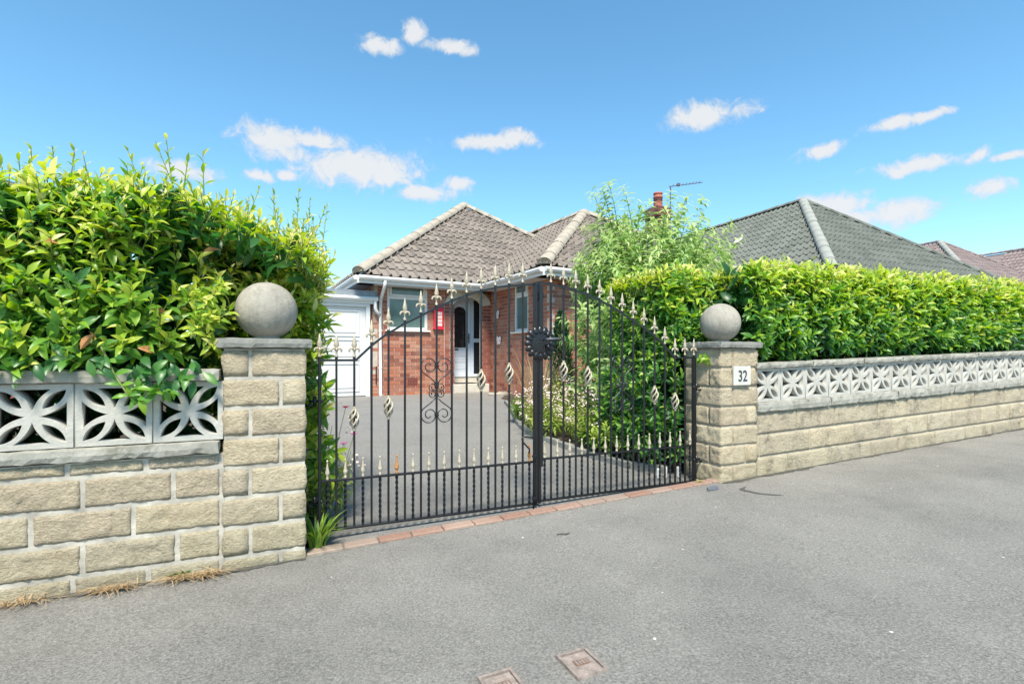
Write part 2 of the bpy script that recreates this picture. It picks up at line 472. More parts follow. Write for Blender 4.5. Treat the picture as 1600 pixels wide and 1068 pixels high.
# ------------------------------------------------------------------ building helpers
class MB:
    def __init__(self):
        self.v, self.f, self.r = [], [], []

    def add(self, vs, fs, rnd=None):
        o = len(self.v)
        self.v.extend([tuple(x) for x in vs])
        self.f.extend([tuple(i + o for i in f) for f in fs])
        if rnd is not None:
            self.r.extend([rnd] * len(vs))
        return self

    def box(self, x0, x1, y0, y1, z0, z1, mtx=None, rnd=None):
        vs = [Vector((x, y, z)) for z in (z0, z1) for y in (y0, y1) for x in (x0, x1)]
        if mtx is not None:
            vs = [mtx @ q for q in vs]
        return self.add(vs, [(0, 2, 3, 1), (4, 5, 7, 6), (0, 1, 5, 4), (2, 6, 7, 3), (0, 4, 6, 2), (1, 3, 7, 5)], rnd)

    def bbox(self, x0, x1, y0, y1, z0, z1, c=0.004):
        """box with chamfered vertical and horizontal edges (8-sided in plan, bevelled top)"""
        def ring(i, z):
            return [(x0 + c + i, y0 + i, z), (x1 - c - i, y0 + i, z), (x1 - i, y0 + c + i, z), (x1 - i, y1 - c - i, z),
                    (x1 - c - i, y1 - i, z), (x0 + c + i, y1 - i, z), (x0 + i, y1 - c - i, z), (x0 + i, y0 + c + i, z)]
        rs = [ring(c, z0), ring(0, z0 + c), ring(0, z1 - c), ring(c, z1)]
        vs = [q for r in rs for q in r]
        fs = []
        for k in range(3):
            for i in range(8):
                j = (i + 1) % 8
                fs.append((k * 8 + i, k * 8 + j, k * 8 + 8 + j, k * 8 + 8 + i))
        fs.append(tuple(range(7, -1, -1)))
        fs.append(tuple(range(24, 32)))
        return self.add(vs, fs)

    def tube(self, pts, r, n=6, cap=True, flat=1.0):
        pts = [Vector(q) for q in pts]
        rs = r if isinstance(r, (list, tuple)) else [r] * len(pts)
        vs, fs = [], []
        up = None
        for i, q in enumerate(pts):
            d = (pts[min(i + 1, len(pts) - 1)] - pts[max(i - 1, 0)])
            if d.length < 1e-9:
                d = Vector((0, 0, 1))
            d.normalize()
            if up is None:
                up = Vector((0, 1, 0)) if abs(d.y) < 0.9 else Vector((1, 0, 0))
            s = d.cross(up)
            if s.length < 1e-6:
                s = d.orthogonal()
            s.normalize()
            up = s.cross(d).normalized()
            for k in range(n):
                a = 2 * math.pi * (k + 0.5) / n
                vs.append(q + s * math.cos(a) * rs[i] + up * math.sin(a) * rs[i] * flat)
        for i in range(len(pts) - 1):
            for k in range(n):
                j = (k + 1) % n
                fs.append((i * n + k, i * n + j, (i + 1) * n + j, (i + 1) * n + k))
        if cap:
            fs.append(tuple(range(n - 1, -1, -1)))
            fs.append(tuple(range((len(pts) - 1) * n, len(pts) * n)))
        return self.add(vs, fs)

    def lathe(self, prof, n=12, c=(0, 0, 0), sy=1.0, sx=1.0):
        vs, fs = [], []
        for (r, z) in prof:
            for k in range(n):
                a = 2 * math.pi * k / n
                vs.append((c[0] + r * math.cos(a) * sx, c[1] + r * math.sin(a) * sy, c[2] + z))
        for i in range(len(prof) - 1):
            for k in range(n):
                j = (k + 1) % n
                fs.append((i * n + k, i * n + j, (i + 1) * n + j, (i + 1) * n + k))
        fs.append(tuple(range(n - 1, -1, -1)))
        fs.append(tuple(range((len(prof) - 1) * n, len(prof) * n)))
        return self.add(vs, fs)

    def ball(self, c, r, n=8, m=5, s=(1, 1, 1)):
        prof = []
        for i in range(m + 1):
            a = -math.pi / 2 + math.pi * i / m
            prof.append((max(1e-4, math.cos(a)) * r, math.sin(a) * r * s[2]))
        return self.lathe(prof, n, c, s[1], s[0])

    def mesh(self, name, smooth=False):
        me = bpy.data.meshes.new(name)
        me.from_pydata(self.v, [], self.f)
        if self.r and len(self.r) == len(self.v):
            at = me.attributes.new('rnd', 'FLOAT', 'POINT')
            at.data.foreach_set('value', self.r)
        if smooth:
            me.polygons.foreach_set('use_smooth', [True] * len(me.polygons))
        me.update()
        return me


def obj(name, me, m=None, parent=None, mtx=None, kind=None):
    if isinstance(me, MB):
        me = me.mesh(name)
    o = bpy.data.objects.new(name, me)
    col.objects.link(o)
    if m is not None and not me.materials:
        me.materials.append(MT[m] if isinstance(m, str) else m)
    if parent is not None:
        o.parent = parent
    if mtx is not None:
        o.matrix_basis = mtx
    if kind:
        o['kind'] = kind
    return o


def thing(name, label, cat, loc, rz=0.0, group=None, rot=None):
    o = bpy.data.objects.new(name, None)
    o.empty_display_size = 0.1
    col.objects.link(o)
    o.location = loc
    o.rotation_euler = rot if rot is not None else (0, 0, rz)
    return tag(o, label, cat, group)


def tag(o, label, cat, group=None):
    o['label'] = label
    o['category'] = cat
    if group:
        o['group'] = group
    return o


def T(x, y, z):
    return Matrix.Translation((x, y, z))


def fbm(p, s, o=4):
    return noise.fractal(Vector(p) * s, 0.9, 2.0, o)


# ------------------------------------------------------------------ ground
def grid_sheet(name, us, vs, zf, m, skip=None):
    mb = MB()
    nu = len(us)
    vv = []
    for v in vs:
        for u in us:
            q = P(u, v, zf(u, v))
            vv.append(q)
    ff = []
    for j in range(len(vs) - 1):
        for i in range(nu - 1):
            if skip and skip((us[i] + us[i + 1]) / 2, (vs[j] + vs[j + 1]) / 2):
                continue
            a = j * nu + i
            ff.append((a, a + 1, a + nu + 1, a + nu))
    mb.add(vv, ff)
    o = obj(name, mb.mesh(name, True), m)
    o['kind'] = 'structure'
    return o


def lin(a, b, n):
    return [a + (b - a) * i / n for i in range(n + 1)]


gm = MB()
gm.add([(-900, -900, -0.35), (900, -900, -0.35), (900, 900, -0.35), (-900, 900, -0.35)], [(0, 1, 2, 3)])
o = obj('ground', gm, 'grass')
o['kind'] = 'structure'


def zpav(u, v):
    b = 0.006 * noise.noise(Vector((u * 0.9, v * 0.9, 0.3)))
    if v > -0.1:
        b *= max(0.0, -v / 0.1)
    return zp(u) + b


grid_sheet('pavement', lin(-14, -2, 12) + lin(-2, 9, 88)[1:] + lin(9, 60, 30)[1:], lin(-16, -3.4, 12) + lin(-3.4, 0.02, 40)[1:], zpav, 'asphalt')
BED = [(2.95, 0.0), (2.92, 0.37), (2.66, 0.74), (2.58, 1.3), (2.57, 1.83), (2.54, 2.2), (2.58, 2.77), (2.68, 3.18), (3.2, 4.62), (3.5, 5.6)]


def bed_u(v):
    for (u0, v0), (u1, v1) in zip(BED, BED[1:]):
        if v0 <= v <= v1:
            return u0 + (u1 - u0) * (v - v0) / (v1 - v0)
    return BED[-1][0] + (v - 5.6) * 0.2


grid_sheet('driveway', lin(-4, 6, 80), [0.105, 0.16, 0.22] + lin(0.3, 9.5, 60), lambda u, v: zd(u, v) + 0.004 * noise.noise(Vector((u, v, 0))), 'drive')
# soil beds either side of the drive, slightly raised and lumpy
grid_sheet('right_bed', lin(2.4, 14, 90), lin(0.1, 6.0, 50), lambda u, v: zd(u, v) + max(0, zp(u) - zp(3.2)) * 0.8 + (0.05 + 0.03 * noise.noise(Vector((u * 3, v * 3, 1))) if u > bed_u(v) + 0.06 else -0.06), 'soil')
grid_sheet('left_bed', lin(-6, 0.5, 60), lin(0.1, 6.5, 50), lambda u, v: zd(u, v) + (0.05 + 0.03 * noise.noise(Vector((u * 3, v * 3, 1))) if u < 0.10 + 0.045 * v - 0.03 else -0.06), 'soil')

# kerb stones round the right bed
kb = thing('bed_edging', 'low dark stone edging curving along the right flower bed', 'edging', P(2.57, 1.83, zd(2.57, 1.83)), TH)
vv = 0.5
k = 0
while vv < 5.0:
    u0, u1 = bed_u(vv), bed_u(vv + 0.28)
    a = P(u0, vv); b = P(u1, vv + 0.28)
    mb = MB()
    d = (b - a)
    L = d.length
    mb.bbox(-L / 2 + 0.006, L / 2 - 0.006, -0.03, 0.03, -0.06, 0.055 + 0.006 * rng.random(), 0.006)
    mid = (a + b) / 2
    loc = Matrix.LocRotScale(Vector((mid.x, mid.y, zd((u0 + u1) / 2, vv + 0.14))), Euler((0, 0, math.atan2(d.y, d.x))), None)
    base = Matrix.LocRotScale(P(2.57, 1.83, zd(2.57, 1.83)), Euler((0, 0, TH)), None)
    obj('edging_stone', mb, 'cap', kb, base.inverted() @ loc)
    vv += 0.28


# ------------------------------------------------------------------ rock-faced blocks
def rock_mesh(L, D, H, rough, seed, res=0.014, amp=0.013, chip=0.008):
    """box centred on x, from y=0 (front) to y=D, z centred; rough = set of faces ('-y','+x','-x','+y') that are split rock"""
    nx = max(2, int(L / res)); nz = max(2, int(H / res)); ny = max(2, int(D / res)) if rough - {'-y', '+y'} else 2
    lat = {}
    vs, fs = [], []

    def vert(i, j, k):
        key = (i, j, k)
        if key in lat:
            return lat[key]
        x, y, z = -L / 2 + L * i / nx, D * j / ny, -H / 2 + H * k / nz
        q = Vector((x, y, z))
        d = Vector((0, 0, 0))
        sp = Vector((x + seed * 3.1, y + seed * 1.7, z + seed * 2.3))
        f = fbm(sp, 18, 5) * 0.65 + fbm(sp, 60, 4) * 0.42 + 0.45
        ex = min(x + L / 2, L / 2 - x); ez = min(z + H / 2, H / 2 - z); ey = min(y, D - y)
        for face in rough:
            if face == '-y' and j == 0:
                e = min(ez, ex if '+x' not in rough and '-x' not in rough else (ez if False else ex + 0.02))
                d.y -= amp * max(0.06, f) * min(1, (e + 0.002) / 0.016)
            if face == '+y' and j == ny:
                d.y += amp * max(0.06, f) * min(1, (ez + 0.002) / 0.016)
            if face == '+x' and i == nx:
                d.x += amp * max(0.06, f) * min(1, (ez + 0.002) / 0.016)
            if face == '-x' and i == 0:
                d.x -= amp * max(0.06, f) * min(1, (ez + 0.002) / 0.016)
        # chipped arrises
        c = chip * noise.noise(sp * 30)
        if k == 0:
            d.z += abs(c) * 1.3
        if k == nz:
            d.z -= abs(c)
        if i == 0 and '-x' not in rough:
            d.x += abs(c)
        if i == nx and '+x' not in rough:
            d.x -= abs(c)
        lat[key] = len(vs)
        vs.append(q + d)
        return lat[key]

    for i in range(nx):
        for k in range(nz):
            fs.append((vert(i, 0, k), vert(i + 1, 0, k), vert(i + 1, 0, k + 1), vert(i, 0, k + 1)))
            fs.append((vert(i, ny, k), vert(i, ny, k + 1), vert(i + 1, ny, k + 1), vert(i + 1, ny, k)))
    for j in range(ny):
        for k in range(nz):
            fs.append((vert(0, j, k), vert(0, j, k + 1), vert(0, j + 1, k + 1), vert(0, j + 1, k)))
            fs.append((vert(nx, j, k), vert(nx, j + 1, k), vert(nx, j + 1, k + 1), vert(nx, j, k + 1)))
    for i in range(nx):
        for j in range(ny):
            fs.append((vert(i, j, 0), vert(i, j + 1, 0), vert(i + 1, j + 1, 0), vert(i + 1, j, 0)))
            fs.append((vert(i, j, nz), vert(i + 1, j, nz), vert(i + 1, j + 1, nz), vert(i, j + 1, nz)))
    me = bpy.data.meshes.new('stone_block')
    me.from_pydata(vs, [], fs)
    me.polygons.foreach_set('use_smooth', [True] * len(me.polygons))
    me.update()
    return me


def rough_box(x0, x1, y0, y1, z0, z1, seed, res=0.03, amp=0.003):
    """slightly irregular cast-concrete slab"""
    mb = MB()
    nx = max(1, int((x1 - x0) / res)); ny = max(1, int((y1 - y0) / res)); nz = max(2, int((z1 - z0) / res))
    lat, vs, fs = {}, [], []

    def vert(i, j, k):
        key = (i, j, k)
        if key not in lat:
            q = Vector((x0 + (x1 - x0) * i / nx, y0 + (y1 - y0) * j / ny, z0 + (z1 - z0) * k / nz))
            s = q + Vector((seed, seed * 2, 0))
            ed = (i in (0, nx)) + (j in (0, ny)) + (k in (0, nz))
            cx = Vector(((x0 + x1) / 2, (y0 + y1) / 2, (z0 + z1) / 2))
            dv = Vector((noise.noise(s * 17), noise.noise(s * 17 + Vector((5, 0, 0))), noise.noise(s * 17 + Vector((0, 9, 0))))) * amp
            if ed >= 2:                                 # worn arrises
                w = 0.002 + abs(noise.noise(s * 25)) * amp * 1.6
                if j in (0, ny):
                    dv.y += w if j == 0 else -w
                if k in (0, nz):
                    dv.z += w if k == 0 else -w
                if i in (0, nx):
                    dv.x += 0.6 * w if i == 0 else -0.6 * w
            lat[key] = len(vs)
            vs.append(q + dv)
        return lat[key]
    for i in range(nx):
        for k in range(nz):
            fs.append((vert(i, 0, k), vert(i + 1, 0, k), vert(i + 1, 0, k + 1), vert(i, 0, k + 1)))
            fs.append((vert(i, ny, k), vert(i, ny, k + 1), vert(i + 1, ny, k + 1), vert(i + 1, ny, k)))
    for j in range(ny):
        for k in range(nz):
            fs.append((vert(0, j, k), vert(0, j, k + 1), vert(0, j + 1, k + 1), vert(0, j + 1, k)))
            fs.append((vert(nx, j, k), vert(nx, j + 1, k), vert(nx, j + 1, k + 1), vert(nx, j, k + 1)))
    for i in range(nx):
        for j in range(ny):
            fs.append((vert(i, j, 0), vert(i, j + 1, 0), vert(i + 1, j + 1, 0), vert(i + 1, j, 0)))
            fs.append((vert(i, j, nz), vert(i + 1, j, nz), vert(i + 1, j + 1, nz), vert(i, j + 1, nz)))
    mb.add(vs, fs)
    return mb


# ------------------------------------------------------------------ pierced screen block
def arc2(p, q, sag, n=10):
    p, q = Vector(p), Vector(q)
    d = q - p
    nrm = Vector((d.y, -d.x)).normalized()
    return [p + d * (i / n) + nrm * sag * 4 * (i / n) * (1 - i / n) for i in range(n + 1)]


def screen_mesh(w, h, depth):
    cu = bpy.data.curves.new('screen_block', 'CURVE')
    cu.dimensions = '2D'
    cu.fill_mode = 'BOTH'
    cu.extrude = depth / 2
    cu.bevel_depth = 0.0012
    cu.bevel_resolution = 0

    def spline(pts):
        s = cu.splines.new('POLY')
        s.points.add(len(pts) - 1)
        for pt, q in zip(s.points, pts):
            pt.co = (q[0] * w / 0.29, q[1] * h / 0.29, 0, 1)
        s.use_cyclic_u = True
    e = 0.1425
    spline([(-e, -e), (e, -e), (e, e), (-e, e)])
    for k in range(4):
        rot = Matrix.Rotation(k * math.pi / 2, 2)
        a = arc2((0.033, 0.033), (0.119, 0.119), 0.0225)
        b = arc2((0.119, 0.119), (0.033, 0.033), 0.0225)
        spline([rot @ q for q in a[:-1] + b[:-1]])
        c = arc2((0.121, -0.066), (0.026, 0.0), -0.012)
        c = [Vector((0.121, -0.066))] + arc2((0.121, -0.066), (0.021, 0.0), 0.011)[1:]
        d = [Vector((q.x, -q.y)) for q in reversed(c)]
        spline([rot @ q for q in c + d[1:]])
    tmp = bpy.data.objects.new('tmp', cu)
    col.objects.link(tmp)
    dg = bpy.context.evaluated_depsgraph_get()
    me = bpy.data.meshes.new_from_object(tmp.evaluated_get(dg))
    bpy.data.objects.remove(tmp)
    me.transform(Matrix.Rotation(math.pi / 2, 4, 'X'))
    me.name = 'screen_block'
    me.materials.clear()
    me.materials.append(MT['screen'])
    return me


# ------------------------------------------------------------------ left wall (level)
wl = thing('garden_wall', 'low buff stone wall with large pierced white screen blocks below the big hedge', 'wall', P(-0.385, 0, 0), TH)
# local x = u + 0.385
mb = MB()
mb.box(-3.2, 0.0125, 0.0015, 0.10, -0.2, 0.576)
obj('mortar_bed', mb, 'mortar', wl)
rows = [(0.512, 0.580, [-0.985, -0.695]), (0.364, 0.510, [-0.93, -0.587]), (0.216, 0.362, [-1.11, -0.742]),
        (0.068, 0.214, [-0.93, -0.57]), (-0.08, 0.066, [-0.965, -0.685])]
variants = {}
for ri, (z0, z1, js) in enumerate(rows):
    js = [js[0] - 0.355 * k for k in range(6, 0, -1)] + js + [-0.385]
    js = [j for j in js if j > -3.5]
    for a, b in zip(js, js[1:]):
        L = b - a - 0.018
        H = z1 - z0 - 0.017
        me = rock_mesh(L, 0.09, H, {'-y'}, rng.uniform(0, 60), 0.0125 if a > -1.6 else 0.03)
        obj('stone_block', me, 'rock', wl, T((a + b) / 2 + 0.385, 0.0, (z0 + z1) / 2))
for k, x in enumerate([-0.02 - 0.92 * i for i in range(4)]):
    obj('sill_slab', rough_box(x - 0.905, x + (0.012 if k == 0 else 0.013), -0.035, 0.13, 0.580, 0.640, k * 3.3, 0.03, 0.006), 'coping', wl)
    obj('coping_stone', rough_box(x - 0.902, x + (0.012 if k == 0 else 0.013), -0.03, 0.125, 0.932, 0.990, k * 5.1 + 2, 0.03, 0.005), 'coping', wl)
scr = screen_mesh(0.29, 0.288, 0.075)
for i in range(9):
    cxu = -0.522 - 0.293 * i
    obj('screen_block', scr, None, wl, T(cxu + 0.385, 0.045, 0.787))
    mb = MB()
    mb.box(-0.0065, 0.0065, -0.031, 0.033, -0.1435, 0.1435)
    obj('mortar_joint', mb, 'mortar', wl, T(cxu + 0.385 - 0.1465, 0.045, 0.787))

# ------------------------------------------------------------------ pillars
def pillar(label, u, zbase, zb, n_courses, top, cap_label=None):
    S = 0.372
    t = thing('gate_pillar', label, 'pillar', P(u, 0, zbase), TH, 'gate pillars')
    # local x: 0..S, y: 0..S
    mb = MB()
    mb.box(0.0015, S - 0.0015, 0.0015, S - 0.0015, -0.2, top - zbase) if u < 0 else mb.box(0.005, S - 0.005, 0.005, S - 0.005, -0.2, top - zbase)
    obj('mortar_bed', mb, 'mortar' if u < 0 else 'mortar_buff', t)
    pitch = 0.148
    long_, dp = 0.255, 0.115
    for c in range(n_courses):
        z1 = top - zbase - c * pitch
        z0 = z1 - pitch
        H = pitch - (0.016 if u < 0 else 0.009)
        zc = (z0 + z1) / 2
        g = 0.016 if u < 0 else 0.009
        for side in range(4):
            if side == 2 and c < 0:
                continue
            L = long_ - g / 2
            flip = (c % 2 == 1)
            rs = {'-y', '+x'} if not flip else {'-y', '-x'}
            res = 0.0135 if side in ((0,) if u < 0 else (0, 3)) else 0.03
            me = rock_mesh(L, dp - g / 2, H, rs, rng.uniform(0, 80), res, 0.011)
            # long block at the right end of this face (left end on flipped courses)
            cx = (S - L / 2) if not flip else L / 2
            m4 = T(S / 2, S / 2, 0) @ Matrix.Rotation(side * math.pi / 2, 4, 'Z') @ T(cx - S / 2, -S / 2, zc)
            obj('stone_block', me, 'rock' if u < 0 else 'rock_r2', t, m4)
    ov = 0.034
    cap = obj('cap_stone', rough_box(-ov, S + ov, -ov, S + ov, top - zbase + 0.003, top - zbase + 0.052, u, 0.022, 0.004), 'cap', t)
    mb = MB()
    r = 0.154
    prof = [(0.075, 0.0), (0.072, 0.006), (0.062, 0.012)]
    zc0 = r + 0.002
    for i in range(25):
        a = -math.pi / 2 + 0.42 + (math.pi - 0.42) * i / 24
        prof.append((max(0.0005, r * math.cos(a)), zc0 + r * math.sin(a)))
    mb.lathe(prof, 40)
    obj('ball_finial', mb.mesh('ball_finial', True), 'ball', t, T(S / 2, S / 2, top - zbase + 0.051))
    return t


MT['rock_r2'] = m_rock('clean_buff_stone', (0.63, 0.555, 0.43), (0.46, 0.39, 0.275), 0.15, 0.22)
pillar('pale buff stone pillar with a concrete ball, left of the gate beside the lily clump', -0.376, 0.0, 0, 8, 1.09)
pillar('buff stone pillar carrying the number plaque and a grey concrete ball', 2.898, 0.09, 0, 8, 1.113)

# house number
pq = thing('number_plaque', 'square white plaque with a dark number on the stone pillar', 'sign', P(3.09, -0.022, 0.832), TH)
mb = MB()
mb.bbox(-0.088, 0.088, -0.006, 0.012, 0.0, 0.146, 0.003)
obj('plate', mb, 'plaque', pq)
fc = bpy.data.curves.new('digits', 'FONT')
fc.body = '32'
fc.size = 0.118
fc.align_x = 'CENTER'
fc.extrude = 0.0015
fc.offset = 0.0002
tmp = bpy.data.objects.new('tmp', fc)
col.objects.link(tmp)
dg = bpy.context.evaluated_depsgraph_get()
me = bpy.data.meshes.new_from_object(tmp.evaluated_get(dg))
bpy.data.objects.remove(tmp)
me.transform(Matrix.Rotation(math.pi / 2, 4, 'X'))
me.transform(Matrix.Scale(0.84, 4, (1, 0, 0)))
me.materials.clear()
obj('numeral', me, 'dark_text', pq, T(0, -0.0085, 0.033))

# ------------------------------------------------------------------ right wall (climbs with the pavement)
SL = math.atan(0.0285)
wr = thing('garden_wall', 'long stained buff wall topped by a row of pierced white blocks, below the clipped hedge', 'wall', P(3.278, 0, 0), 0,
           rot=(Matrix.Rotation(TH, 3, 'Z') @ Matrix.Rotation(-SL, 3, 'Y')).to_euler())
LW = 8.2
mb = MB()
mb.box(0.0, LW, 0.007, 0.10, -0.1, 0.612)
obj('mortar_bed', mb, 'mortar_buff', wr)
rows = [(0.434, 0.610, [0.0, 0.46, 0.935, 1.52]), (0.259, 0.434, [0.0, 0.035, 0.62, 1.20]), (0.084, 0.259, [0.0, 0.345, 0.885, 1.42]), (-0.09, 0.084, [0.0, 0.2, 0.7])]
for ri, (z0, z1, js) in enumerate(rows):
    while js[-1] < LW - 0.4:
        js.append(js[-1] + rng.uniform(0.40, 0.60))
    for a, b in zip(js, js[1:]):
        if b - a < 0.03:
            continue
        near = a < 4.3
        me = rock_mesh(b - a - 0.009, 0.09, z1 - z0 - 0.010, {'-y'}, rng.uniform(0, 90), 0.02 if near else 0.05, 0.012, 0.005)
        obj('stone_block', me, 'rock_r', wr, T((a + b) / 2, 0.003, (z0 + z1) / 2))
x = 0.0
k = 0
while x < LW:
    L = rng.uniform(0.75, 0.95)
    obj('sill_slab', rough_box(x, x + L - 0.006, -0.03, 0.125, 0.614, 0.690, k * 4.7 + 30, 0.04, 0.006), 'coping', wr)
    x += L
    k += 1
x = 0.0
while x < LW:
    L = rng.uniform(0.55, 0.68)
    obj('coping_stone', rough_box(x, x + L - 0.006, -0.026, 0.12, 0.953, 1.000, k * 4.7 + 30, 0.04, 0.005), 'coping', wr)
    x += L
    k += 1
scr2 = screen_mesh(0.288, 0.266, 0.075)
for i in range(int(LW / 0.291)):
    obj('screen_block', scr2, None, wr, T(0.1455 + 0.291 * i, 0.045, 0.8215))

# ------------------------------------------------------------------ brick threshold
MT['edge_mortar'] = m_simple('dirty_bedding_mortar', (0.19, 0.175, 0.15), 0.95, 0.4, 30, 0.8, 90)
be = thing('brick_threshold', 'single row of red edging bricks set across the gateway', 'edging', P(0, 0.0, 0), TH)
u = 0.004
while u < 2.86:
    L = 0.182 + rng.uniform(-0.004, 0.004)
    mb = MB()
    mb.bbox(0, L, 0, 0.084, -0.06, 0.010 + rng.uniform(0, 0.003), 0.005)
    obj('brick', mb, 'edge_brick', be, T(u, 0.016 + rng.uniform(-0.003, 0.003), zp(u + 0.09)) @ Matrix.Rotation(-0.0355, 4, 'Y') @ Matrix.Rotation(rng.uniform(-0.012, 0.012), 4, 'Z'))
    u += L + 0.007
mb = MB()
mb.add([(0, 0.004, zp(0) + 0.0025), (2.9, 0.004, zp(2.9) + 0.0025), (2.9, 0.112, zp(2.9) + 0.0025), (0, 0.112, zp(0) + 0.0025), (0, 0.004, -0.06), (2.9, 0.004, -0.06), (2.9, 0.112, -0.06), (0, 0.112, -0.06)],
       [(0, 1, 2, 3), (0, 4, 5, 1), (3, 2, 6, 7), (0, 3, 7, 4), (1, 5, 6, 2)])
obj('mortar_bed', mb, 'edge_mortar', be)

# ------------------------------------------------------------------ wrought iron gates
KN = [(0, 1.03), (0.205, 1.03), (0.29, 1.112), (0.381, 1.183), (0.476, 1.244), (0.669, 1.343), (0.866, 1.433), (1.064, 1.493), (1.162, 1.513), (1.375, 1.537)]


def rail_z(x):
    for (a, za), (b, zb) in zip(KN, KN[1:]):
        if a <= x <= b:
            t = (x - a) / (b - a)
            return za + (zb - za) * t
    return KN[-1][1]


def smooth_rail():
    pts = [(0.0, 1.03), (0.20, 1.03)]
    xs = [k[0] for k in KN[1:]]
    zs = [k[1] for k in KN[1:]]
    n = len(xs)
    for i in range(n - 1):
        p0 = zs[max(i - 1, 0)] if i > 0 else zs[0] - (zs[1] - zs[0]); p1 = zs[i]; p2 = zs[i + 1]; p3 = zs[min(i + 2, n - 1)]
        for k in range(5):
            t = k / 5
            x = xs[i] + (xs[i + 1] - xs[i]) * t
            pts.append((x, 0.5 * ((2 * p1) + (-p0 + p2) * t + (2 * p0 - 5 * p1 + 4 * p2 - p3) * t * t + (-p0 + 3 * p1 - 3 * p2 + p3) * t ** 3) if i > 0 else p1 + (p2 - p1) * t))
    pts.append((xs[-1], zs[-1]))
    return pts


def square_bar(x, z0, z1, s):
    return MB().bbox(x - s, x + s, -s, s, z0, z1, 0.0015)


def spear_mesh():
    mb = MB()
    mb.lathe([(0.0095, 0.0), (0.0105, 0.004), (0.0095, 0.009), (0.006, 0.013), (0.0055, 0.03), (0.009, 0.036), (0.009, 0.042), (0.005, 0.047),
              (0.007, 0.053), (0.0155, 0.068), (0.0125, 0.083), (0.0075, 0.104), (0.001, 0.135)], 8, sy=0.62)
    for s in (-1, 1):
        mb.tube([(s * 0.003, 0, 0.040), (s * 0.013, 0, 0.052), (s * 0.023, 0, 0.048), (s * 0.029, 0, 0.036), (s * 0.024, 0, 0.029)],
                [0.006, 0.0075, 0.0075, 0.006, 0.003], 6, flat=0.8)
    mb.tube([(0, -0.004, 0.040), (0, -0.012, 0.05), (0, -0.018, 0.043), (0, -0.017, 0.034)], [0.005, 0.006, 0.005, 0.003], 6)
    return mb.mesh('spearhead', True)


def small_finial_mesh():
    mb = MB()
    mb.lathe([(0.008, 0.0), (0.0088, 0.004), (0.008, 0.012), (0.0058, 0.018), (0.0068, 0.023), (0.0135, 0.036), (0.0125, 0.042), (0.0075, 0.062), (0.0036, 0.092),
              (0.0032, 0.096), (0.0062, 0.101), (0.0066, 0.106), (0.0045, 0.111), (0.0008, 0.1135)], 10)
    return mb.mesh('small_finial', True)


def basket_mesh():
    mb = MB()
    for k in range(4):
        pts, rs = [], []
        for i in range(15):
            t = i / 14
            a = k * math.pi / 2 + 0.5 + t * math.pi * 1.15
            r = 0.003 + 0.0225 * math.sin(math.pi * t) ** 0.85
            pts.append((r * math.cos(a), r * math.sin(a), t * 0.118 + 0.012))
            rs.append(0.0062)
        mb.tube(pts, rs, 6)
    mb.lathe([(0.0085, 0), (0.009, 0.006), (0.0085, 0.016)], 8)
    mb.lathe([(0.0085, 0.128), (0.009, 0.136), (0.0085, 0.142)], 8)
    return mb.mesh('basket_twist', True)


def twist_mesh(z0, z1, s):
    mb = MB()
    n = 40
    vs, fs = [], []
    for i in range(n + 1):
        t = i / n
        a = math.pi / 4 + max(0.0, min(1.0, (t - 0.06) / 0.88)) * math.pi * 4.0
        for k in range(4):
            b = a + k * math.pi / 2
            vs.append((s * 1.41 * math.cos(b), s * 1.41 * math.sin(b), z0 + (z1 - z0) * t))
    for i in range(n):
        for k in range(4):
            j = (k + 1) % 4
            fs.append((i * 4 + k, i * 4 + j, i * 4 + 4 + j, i * 4 + 4 + k))
    mb.add(vs, fs)
    return mb.mesh('twisted_bar')


def scroll(mb, sx, sz, x0, z0):
    """half of a heart scroll: rises from (0,0), swings out and curls in"""
    pts = [(0.004, 0.0), (0.03, 0.028)]
    cx, cz = 0.046, 0.108
    a0, a1 = R(-42), R(-42 + 545)
    for i in range(34):
        t = i / 33
        a = a0 + (a1 - a0) * t
        r = 0.045 * (1 - t) ** 0.8 + 0.009
        pts.append((cx + (r if t < 0.9 else r) * math.cos(a), cz + r * 1.05 * math.sin(a)))
    mb.tube([(x0 + sx * a, 0, z0 + sz * b) for a, b in pts], 0.0036, 5, flat=1.6)


def small_scroll(mb, sx, sz, x0, z0):
    pts = [(0.003, 0.0)]
    for i in range(20):
        t = i / 19
        a = R(-60) + R(470) * t
        r = 0.0205 * (1 - t) ** 0.8 + 0.005
        pts.append((0.024 + r * math.cos(a), 0.022 + r * math.sin(a)))
    mb.tube([(x0 + sx * a, 0, z0 + sz * b) for a, b in pts], 0.0034, 5, flat=1.6)


SPEAR, SMALLF, BASKET = spear_mesh(), small_finial_mesh(), basket_mesh()
ZB, ZM = 0.066, 0.346
TWIST = twist_mesh(ZB, ZM + 0.006, 0.0062)
for me in (SPEAR, SMALLF, BASKET):
    me.materials.append(MT['gold'])
TWIST.materials.append(MT['iron'])
SMALL_RUST = SMALLF.copy()
SMALL_RUST.materials.clear()
SMALL_RUST.materials.append(MT['rust'])
BASK = {2: (0.62, 0), 4: (0.678, 0), 10: (0.828, 0), 12: (0.868, 0)}


